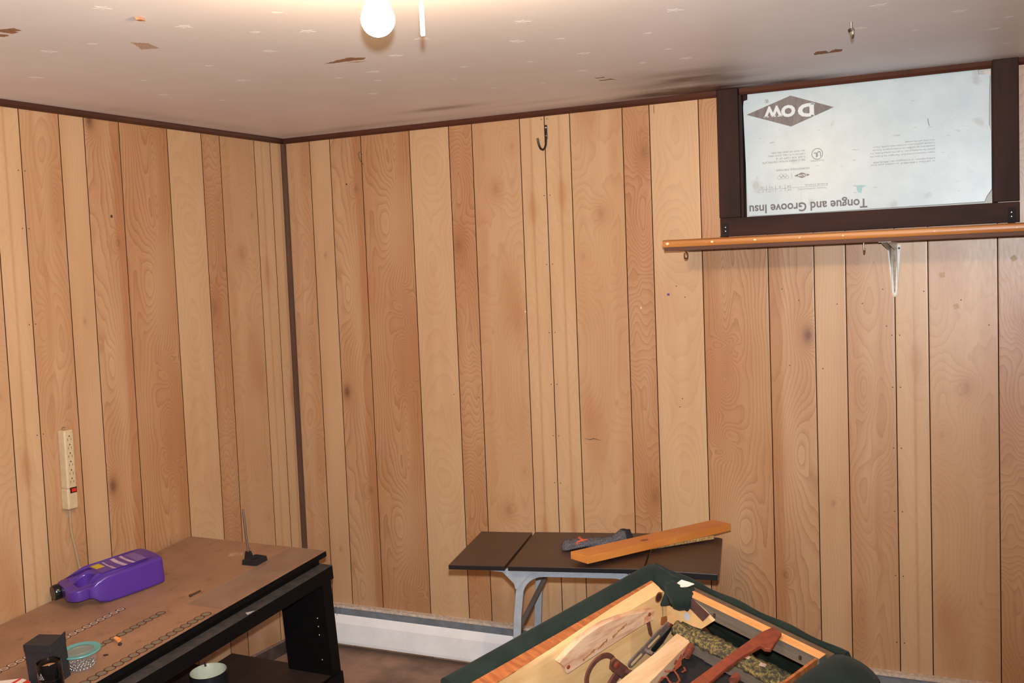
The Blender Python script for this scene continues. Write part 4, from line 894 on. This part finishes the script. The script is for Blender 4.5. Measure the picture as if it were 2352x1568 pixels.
# ------------------------------------------------------------ overturned armchair frame
KS = .8966                                  # the armchair stands clear of the table
CA = Vector((1.8979, -.8713, .7000)); CU = Vector((-.41889551, -.88923286, -.18382455)); CV = Vector((.90440452, -.39049869, -.17193961)); CN = Vector((.08111111, -.23827648, .96780437))
MC = (Matrix((CU, CV, CN)).transposed()*KS).to_4x4(); MC.translation = CA
M_green = newmat('dark_green_suede', (36, 47, 41), .95, col2=(28, 38, 33), nscale=9, spec=.15, bump=.35, bscale=500)
M_green.node_tree.nodes['Principled BSDF'].inputs['Sheen Weight'].default_value = .05
M_greend = newmat('worn_green_lining', (78, 92, 80), .95, col2=(56, 68, 58), nscale=16, spec=.1)
def woodmat(name, c1, c2, st, sc=8, rough=.6, lo=.35, hi=.68):
    m = newmat(name, c1, rough, col2=c2, nscale=sc, stretch=st, lo=lo, hi=hi); mp = [n for n in m.node_tree.nodes if n.type == 'MAPPING'][0]; mp.inputs['Rotation'].default_value = (0, 0, 0); return m
def alignmap(m, sc3):
    """grain runs along the chair's own axes"""
    nt = m.node_tree; mp = [n for n in nt.nodes if n.type == 'MAPPING'][0]; tc = [n for n in nt.nodes if n.type == 'TEX_COORD'][0]
    rot = nt.nodes.new('ShaderNodeMapping'); rot.vector_type = 'POINT'; e = MC.to_3x3().inverted().to_euler(); rot.inputs['Rotation'].default_value = e
    nt.links.new(tc.outputs['Object'], rot.inputs[0]); nt.links.new(rot.outputs[0], mp.inputs[0]); mp.inputs['Scale'].default_value = sc3
M_pineb = newmat('yellow_pine_side', (234, 194, 138), .55, col2=(208, 156, 98), nscale=7, lo=.35, hi=.72); alignmap(M_pineb, (.45, 1, 2.6)); add_layer(M_pineb, 5, (150, 84, 40), .56, .76, .75, (.45, 1, 2.6))
M_ply = newmat('reddish_ply_edge', (190, 112, 60), .7, col2=(150, 82, 42), nscale=45); alignmap(M_ply, (1.6, .25, .3))
M_orail = newmat('fresh_sawn_rail_edge', (232, 168, 104), .7, col2=(220, 150, 86), nscale=30); alignmap(M_orail, (2, .3, 1))
M_grail = newmat('grey_weathered_rail', (124, 110, 96), .8, col2=(98, 88, 78), nscale=16); alignmap(M_grail, (2.5, .2, 3))
M_pale = newmat('pale_seat_rail', (228, 192, 152), .65, col2=(210, 168, 126), nscale=10); alignmap(M_pale, (.4, 3, 3))
M_decks = newmat('black_spring_deck', (30, 24, 26), .95, col2=(40, 34, 34), nscale=60)
M_rust = newmat('rusty_iron', (114, 66, 52), .7, col2=(88, 50, 42), nscale=40, bump=.4, bscale=250)
M_rustl = newmat('orange_rust', (142, 66, 40), .6, col2=(118, 54, 36), nscale=50, bump=.4, bscale=250)
M_gst = newmat('dull_grey_steel', (128, 112, 104), .5, metal=.1, col2=(104, 84, 76), nscale=60)
ac_ = thing('overturned_armchair', 'overturned dark green armchair frame showing its wooden underside', 'armchair', MC @ Vector((.35, .35, -.33)))
# fabric shell
def roll_u(v0, v1, u0, u1, htop, hbot, name, mat, r=.02, taper=0):
    prof_ = []
    for a in [i*math.pi/2/5 for i in range(6)]: prof_.append((v1-r+r*math.sin(a), htop-r+r*math.cos(a)))
    prof_ += [(v1, hbot), (v0, hbot)]
    for a in [i*math.pi/2/5 for i in range(6)]: prof_.append((v0+r-r*math.cos(a), htop-r+r*math.sin(a)))
    R = []; N_ = 22
    for i in range(N_+1):
        u = u0+(u1-u0)*i/N_; e = min(1, (u-u0)/.05+.0) ; k = math.sqrt(max(0, 1-(1-e)**2)); kk = .35+.65*k
        cv = (v0+v1)/2
        R.append([(u, cv+(p[0]-cv)*(kk+(taper*(u-u0))) if p[1] > hbot else cv+(p[0]-cv)*kk, htop+(p[1]-htop) if k > .98 else (htop-(1-k)*.035)+(p[1]-htop)*(1 if p[1] > hbot else 1)) for p in prof_])
    mb = MB(MC); mb.rings(R); return mb.build(name, mat, ac_, smooth=True, angle=60)
roll_u(-.075, .002, -.052, .80, .016, -.42, 'arm_padding', M_green, .028)
# far outer wall, thin padding
mb = MB(MC); R = []
for i in range(31):
    v = -.055+(.63+.055)*i/30; b_ = .004*math.sin(i*.8)
    R.append([(-.36, v, -.42), (-.080+b_, v, -.06), (-.054+b_, v, -.014), (-.046+b_, v, .001), (-.036+b_, v, .006+b_*.5), (-.022, v, .003), (-.021, v, -.02), (-.045, v, -.05), (-.33, v, -.42)])
mb.rings(R); mb.build('back_padding', M_green, ac_, smooth=True, angle=60)
mb = MB(MC); mb.box((-.0205, .10, -.018), (-.004, .605, -.003)); mb.build('tack_strip', newmat('brown_tack_strip', (112, 86, 62), .8, col2=(92, 70, 52), nscale=30), ac_)
# torn fabric lump wrapping the top corner
mb = MB(MC); R = []
for i in range(13):
    t_ = i/12; v = -.05+.175*t_; rr = .036*math.sqrt(max(.05, 1-(2*t_-1)**4*.75)); cu_ = -.010+.012*math.sin(t_*3)
    R.append([(cu_+(rr*1.0+.003*math.sin(3*k+i))*math.cos(2*math.pi*k/14), v, -.006-.02*t_+(rr*.75+.003*math.sin(5*k+2*i))*math.sin(2*math.pi*k/14)) for k in range(14)])
mb.rings(R); mb.build('torn_corner_fabric', M_green, ac_, smooth=True, angle=180)
mb = MB(MC); mb.prism([(.045, .060, .0), (-.01, .045, .012), (-.02, .10, .012), (-.006, .130, .008), (.030, .128, -.012), (.055, .095, -.03), (.075, .060, -.04)], (0, 0, -.012)); mb.build('fabric_flap', M_green, ac_, bevel=.003)
FLAP = [(.030, .030), (.062, .070), (.090, .124), (.074, .158), (.048, .176), (.004, .142), (-.004, .095), (.0, .030)]
FR = []
mb = MB(MC)
for sc_, h_ in ((.82, -.03), (.86, -.004), (.78, .007), (.5, .011), (.2, .010)):
    rr_ = []
    for k in range(40):
        f = k/40*8; i0 = int(f) % 8; i1 = (i0+1) % 8; g = f-int(f); u = FLAP[i0][0]*(1-g)+FLAP[i1][0]*g; v = FLAP[i0][1]*(1-g)+FLAP[i1][1]*g
        w_ = 1+.05*math.sin(k*1.9+h_*200)*(sc_ > .5); rr_.append((.04+(u-.04)*sc_*w_, .10+(v-.10)*sc_*w_, h_+.003*math.sin(k*1.3+sc_*9)))
    FR.append(rr_)
mb.rings(FR); mb.build('fabric_flap', M_green, ac_, smooth=True, angle=180)
mb = MB(MC); mb.prism([(.016, .079, .012), (.004, .086, .020), (-.002, .112, .020), (-.008, .126, .017), (.010, .116, .012), (.022, .098, .008)], (0, 0, .002)); mb.build('white_batting', newmat('white_batting', (226, 206, 194), .9), ac_)
# big rounded arm on the right
mb = MB(MC); R = []
for i in range(25):
    u = -.055+.95*i/24; e = min(1, (u+.055)/.15); k = math.sqrt(max(0, 1-(1-e)**2)); 
    ring_ = []
    top = -.020+.052*k; out = .660+.140*k
    for a in [j*math.pi/14 for j in range(15)]:
        cv = (.585+out)/2; rv = (out-.585)/2
        ring_.append((u, cv-rv*math.cos(a)*(1), -.06+(top+.06)*(math.sin(a)**.7)))
    ring_ += [(u, out-.01, -.42), (u, .60, -.42)]
    R.append(ring_)
mb.rings(R); mb.build('arm_padding', M_green, ac_, smooth=True, angle=180)
mb = MB(MC); mb.box((.03, .578, -.20), (.80, .586, -.004)); mb.build('side_board', M_ply, ac_)
# pine side board with its ply edge
mb = MB(MC)
BLOCK = [(.088, -.012), (.133, -.006), (.167, -.004), (.205, -.018), (.241, -.036), (.196, -.082), (.162, -.088), (.124, -.088), (.093, -.117), (.060, -.117), (.060, -.03)]
BRK = [(.130, -.016), (.139, -.001), (.168, .009), (.230, -.017), (.204, -.051)]
HOLE = (.141, -.063)
outp = [(.050, -.020), (.030, -.022), (.012, -.035), (-.010, -.061), (-.053, -.088), (-.188, -.235), (-.130, -.240), (-.06, -.26), (.050, -.26)]
mb.prism([(u, .045, h) for u, h in outp], (0, -.018, 0))
VIN = [(.045, .008), (.10, .010), (.16, .012), (.25, .016), (.388, .029), (.482, .037), (.643, .045), (.703, .048), (.78, .050)]
def vin(u):
    for a, b in zip(VIN, VIN[1:]):
        if u <= b[0]: return a[1]+(b[1]-a[1])*(u-a[0])/(b[0]-a[0])
    return VIN[-1][1]
R = []
for i in range(35):
    u = .045+.735*i/34; v_ = vin(u); R.append([(u, v_, 0), (u, (v_+max(v_, .045))/2+.004*(v_ < .04), -.008), (u, .045, -.018), (u, .045, -.26), (u, .027, -.26), (u, -.003, -.03), (u, -.003, -.002)])
mb.rings(R); pinep = mb.build('side_board', M_pineb, ac_, smooth=True, angle=50)
mb = MB(MC); mb.rings([[(u, vin(u), .0012), (u, -.003, .0012), (u, -.003, -.004), (u, vin(u), -.002)] for u in [.045+.735*i/34 for i in range(35)]]); mb.build('ply_edge', M_ply, ac_)
mb = MB(MC); mb.prism([(.045, v, h) for v, h in BLOCK], (-.012, 0, 0)); cbk = mb.build('corner_block', M_pineb, ac_, bevel=.001)
mb = MB(MC); mb.prism([(.0452, HOLE[0]+.010*math.cos(a), HOLE[1]+.014*math.sin(a)) for a in [i*math.pi/8 for i in range(16)]], (.0006, 0, 0)); mb.build('bolt_hole', newmat('daylit_hole', (190, 198, 212), .6), cbk)
mb = MB(MC); mb.prism([(.0452, v, h) for v, h in BRK], (.003, 0, 0)); cb_ = mb.build('corner_bracket', newmat('dark_red_oxide', (92, 62, 58), .55, col2=(74, 48, 46), nscale=30), ac_, bevel=.0006)
mb = MB(MC); mb.prism([(-.030, .0, -.045), (-.030, .60, -.045), (-.300, .60, -.395), (-.300, .0, -.395)], (.006, 0, 0)); mb.build('back_lining', M_greend, ac_)
def discv(name, u, h, ru, rh, mat, par, v=.0455, th=.0006):
    mb = MB(MC); mb.prism([(u+ru*math.cos(a), v, h+rh*math.sin(a)) for a in [i*math.pi/10 for i in range(20)]], (0, th, 0)); return mb.build(name, mat, par)
discv('wood_knot', .063, -.030, .012, .013, newmat('dark_wood_knot', (70, 38, 26), .6), pinep)
discv('knot_ring', .063, -.030, .016, .018, newmat('knot_halo', (150, 84, 44), .6), pinep, .0452, .0003)
# far rail and the inner seat frame
mb = MB(MC); mb.box((.0, .115, -.001), (.030, .592, 0)); mb.box((.0, .115, -.045), (.030, .592, -.001), 1); mb.build('back_rail', [M_orail, M_grail], ac_)
for v in (.232, .53, ):
    mb = MB(MC); mb.box((.030, v, -.030), (.0345, v+.006, -.018)); mb.build('staple', M_grime, ac_)
mb = MB(MC); mb.prism([(.055, .125, -.110), (.187, .149, -.110), (.322, .163, -.110), (.75, .215, -.110), (.75, .310, -.110), (.313, .234, -.110), (.086, .186, -.110)], (0, 0, -.035)); mb.build('seat_rail', M_pale, ac_, bevel=.001)
mb = MB(MC); mb.box((.030, .118, -.155), (.078, .58, -.118)); mb.build('seat_rail', M_grail, ac_)
# lumpy foam on the seat rail
mb = MB(MC); R = []; random.seed(5)
for i in range(46):
    v = .105+.475*i/45; ring_ = []
    for k in range(10):
        a = math.pi*k/9; rr = random.uniform(.86, 1.12)
        ring_.append((.046-.036*math.cos(a)*rr, v+random.uniform(-.003, .003), -.118+.024*math.sin(a)*rr))
    R.append(ring_)
mb.rings(R, closed=True); M_fo = newmat('crumbling_foam', (156, 134, 74), .95, col2=(64, 58, 46), nscale=110, lo=.36, hi=.56, bump=1, bscale=160)
mb.build('foam_strip', M_fo, ac_, smooth=True, angle=180)
for v, u in ((.36, .052), (.415, .05)):
    mb = MB(MC); mb.prism([(u, v, -.088), (u+.016, v+.006, -.086), (u+.014, v+.026, -.084), (u-.002, v+.020, -.087)], (0, 0, .0015)); mb.build('paper_scrap', newmat('pale_scrap', (216, 186, 168), .8), ac_)
mb = MB(MC); mb.box((.060, .165, -.19), (.80, .578, -.175)); mb.build('spring_deck', M_decks, ac_)
mb = MB(MC); mb.box((-.02, .0, -.26), (.80, .60, -.25)); mb.build('inner_lining', M_greend, ac_)
mb = MB(MC); mb.prism([(-.03, -.05, -.26), (.22, -.05, -.26), (.22, .72, -.26), (-.03, .72, -.26)], (0, 0, -.06)); mb.build('seat_back', M_green, ac_, bevel=.02, bseg=4)
# block of upholstery the frame leans on, reaching the floor at the far side
p_ = [MC @ Vector(q_) for q_ in ((-.03, -.02, -.318), (.20, -.02, -.318), (.20, .68, -.318), (-.03, .68, -.318))]
mb = MB(); mb.rings([[Vector((v.x, v.y, .001)) for v in p_], p_]); mb.build('backrest', M_green, ac_, bevel=.015, bseg=3)
mb = MB(MC); mb.box((.775, -.003, -.40), (.800, .60, -.19)); mb.build('front_panel', M_green, ac_, bevel=.008, bseg=3)
# coil springs with hooks
def spring(u0, v0, h0, dirv, L_, r, turns, par=ac_):
    d = Vector(dirv).normalized(); a = d.orthogonal().normalized(); b = d.cross(a); o_ = Vector((u0, v0, h0)); P = []
    n = turns*14
    for i in range(n+1):
        an = 2*math.pi*turns*i/n; P.append(o_+d*(L_*i/n)+(a*math.cos(an)+b*math.sin(an))*r)
    mb = MB(MC); mb.tube(P, .0014, 6)
    mb.tube([o_+(a*math.cos(0))*r, o_-d*.010+a*r*.6, o_-d*.016, o_-d*.010-a*r*.6, o_-d*.002-a*r*.8], .0014, 6)
    return mb.build('coil_spring', M_rustl, par, smooth=True)
spring(.090, .196, -.118, (.75, .24, -.2), .042, .0105, 9)
spring(.062, .352, -.150, (.8, .15, 0), .045, .0115, 10)
def wire(pts, r=.0028, name='spring_wire', mat=None): mb = MB(MC); mb.tube(pts, r, 8); return mb.build(name, mat or M_rustl, ac_, smooth=True)
mb = MB(MC); mb.prism([(0.138, 0.198, -0.120), (0.142, 0.210, -0.120), (0.196, 0.238, -0.120), (0.202, 0.226, -0.120)], (0, 0, -.002)); mb.build('hook_strap', M_rustl, ac_)
wire([(0.185, 0.215, -0.122), (0.172, 0.208, -0.121), (0.165, 0.220, -0.120), (0.180, 0.233, -0.120), (0.205, 0.236, -0.120), (0.220, 0.230, -0.121), (0.230, 0.216, -0.122), (0.220, 0.208, -0.122)])
wire([(0.180, 0.245, -0.122), (0.188, 0.258, -0.121), (0.202, 0.256, -0.121)])
wire([(0.210, 0.235, -0.122), (0.218, 0.255, -0.124), (0.230, 0.273, -0.125), (0.245, 0.276, -0.126), (0.256, 0.266, -0.127), (0.250, 0.248, -0.127), (0.242, 0.236, -0.127), (0.252, 0.226, -0.128), (0.275, 0.235, -0.129), (0.320, 0.255, -0.130), (0.390, 0.290, -0.132)], .0032)
wire([(.115, .372, -.150), (.14, .385, -.150), (.165, .40, -.152), (.15, .415, -.153), (.135, .405, -.153)], .003)
# mechanism links on the pine board
def linkv(name, pts, mat, v0=.050, th=.004, bev=.0006):
    mb = MB(MC); mb.prism([(u, v0, h) for u, h in pts], (0, th, 0)); return mb.build(name, mat, ac_, bevel=bev)
def capsule(u0, h0, u1, h1, r, n=8):
    a = math.atan2(h1-h0, u1-u0); P = []
    for k in range(n+1): an = a+math.pi/2+math.pi*k/n; P.append((u0+r*math.cos(an), h0+r*math.sin(an)))
    for k in range(n+1): an = a-math.pi/2+math.pi*k/n; P.append((u1+r*math.cos(an), h1+r*math.sin(an)))
    return P
lk = linkv('slotted_link', capsule(.034, -.130, .205, -.186, .0135), M_gst, .056, .005)
mb = MB(MC); mb.prism([(u, .0612, h) for u, h in capsule(.085, -.149, .130, -.1635, .0042)], (0, .0004, 0)); mb.prism([(u, .0612, h) for u, h in capsule(.165, -.175, .205, -.188, .0048)], (0, .0004, 0)); mb.build('slot', M_pineb, lk)
def pin(u, h, v, r, L_, mat, par, name='pivot_pin'):
    mb = MB(MC @ Matrix.Translation((u, v, h)) @ Matrix.Rotation(-math.pi/2, 4, 'X')); mb.lathe([(.0001, 0), (r, 0), (r, L_*.7), (r*.75, L_), (.0001, L_)], (0, 0, 0), 16); return mb.build(name, mat, par, smooth=True)
pin(.034, -.130, .060, .0085, .006, M_rustl, lk)
pin(.143, -.170, .060, .007, .030, M_gst, lk, 'threaded_stud')
linkv('black_link_plate', [(.020, -.138), (.004, -.150), (.060, -.190), (.095, -.204), (.112, -.196), (.108, -.186), (.060, -.168)], M_bk, .049, .005)
linkv('rust_stain_plate', [(.056, -.103), (.034, -.108), (.020, -.125), (.045, -.140), (.060, -.128)], newmat('rust_stain', (164, 92, 46), .8), .0455, .001)
# splintered plank with its spike
sp = linkv('splintered_plank', [(.104, -.046), (.112, -.074), (.20, -.0765), (.31, -.079), (.40, -.083), (.465, -.087), (.474, -.060), (.495, -.034), (.45, -.014), (.40, .000), (.35, .006), (.308, .006), (.25, -.004), (.19, -.018), (.14, -.034)], newmat('weathered_splintered_wood', (222, 184, 150), .75, col2=(176, 120, 88), nscale=16, lo=.45, hi=.7), .0455, .020, .002)
alignmap(sp.data.materials[0], (.5, 2, 3))
random.seed(9)
for (ua, ha, ub, hb) in ((.225, -.034, .285, -.052), (.305, -.050, .345, -.060), (.350, -.056, .405, -.068)):
    P = []; n = 10
    for i in range(n+1): f = i/n; P.append((ua+(ub-ua)*f, ha+(hb-ha)*f+random.uniform(.000, .004)))
    for i in range(n+1): f = 1-i/n; P.append((ua+(ub-ua)*f, ha+(hb-ha)*f-random.uniform(.003, .008)))
    mb = MB(MC); mb.prism([(u, .0657, h) for u, h in P], (0, .0006, 0)); mb.build('rot_cavity', newmat('red_brown_rot', (136, 74, 44), .9, col2=(196, 150, 96), nscale=140), sp)
pin(.128, -.050, .0655, .006, .003, M_rustl, sp, 'nail_head'); pin(.462, -.064, .0655, .006, .003, M_rustl, sp, 'nail_head')
mb = MB(MC); mb.prism([(u, .066, h) for u, h in ((.102, -.044), (.110, -.076), (.155, -.072), (.150, -.050))], (0, .0008, 0)); mb.build('rust_patch', newmat('rust_patch', (196, 122, 84), .8, col2=(222, 184, 150), nscale=60), sp)
linkv('iron_spike', [(.128, -.076), (.116, -.078), (.106, -.132), (.110, -.143), (.118, -.130)], M_rust, .050, .006)
# D-shaped clevis and tee bar, lower middle
def arcring(name, cu_, ch_, r, wd, a0, a1, v0, th, mat):
    P = []; n = 22
    for i in range(n+1): a = a0+(a1-a0)*i/n; P.append((cu_+(r)*math.cos(a), ch_+(r*.95)*math.sin(a)))
    for i in range(n+1): a = a1+(a0-a1)*i/n; P.append((cu_+(r-wd)*math.cos(a), ch_+(r*.95-wd)*math.sin(a)))
    return linkv(name, P, mat, v0, th)
arcring('curved_iron_link', .350, -.136, .064, .0145, -.15, 3.55, .075, .006, M_rust)
linkv('iron_bar', [(.292, -.150), (.312, -.162), (.40, -.232), (.44, -.262), (.41, -.268), (.30, -.185), (.275, -.172)], M_rust, .082, .008)
te = linkv('tee_link', [(.325, -.100), (.308, -.096), (.262, -.150), (.255, -.165), (.285, -.178), (.330, -.122)], M_rust, .092, .008)
pin(.306, -.120, .099, .011, .005, M_rustl, te, 'pivot_pin')
mb = MB(MC); mb.tube([(.272, .096, -.160), (.22, .12, -.195), (.16, .15, -.245)], .0085, 10); mb.build('tee_rod', M_rust, te, smooth=True)
# long rusty lever across the opening
lev = [(.037, .428), (.043, .458), (.118, .476), (.128, .462), (.118, .452), (.178, .452), (.25, .455), (.356, .465), (.80, .486), (.80, .452), (.391, .429), (.25, .424), (.15, .421), (.10, .420), (.05, .420)]
mb = MB(MC); mb.prism([(u, v, .004) for u, v in [(-.0+.012, .428), (.018, .462), (.100, .487), (.110, .472), (.105, .458)]+lev[5:]], (0, 0, .012)); mb.build('rusty_lever', M_rustl, ac_, bevel=.002)
bpy.context.view_layer.update()
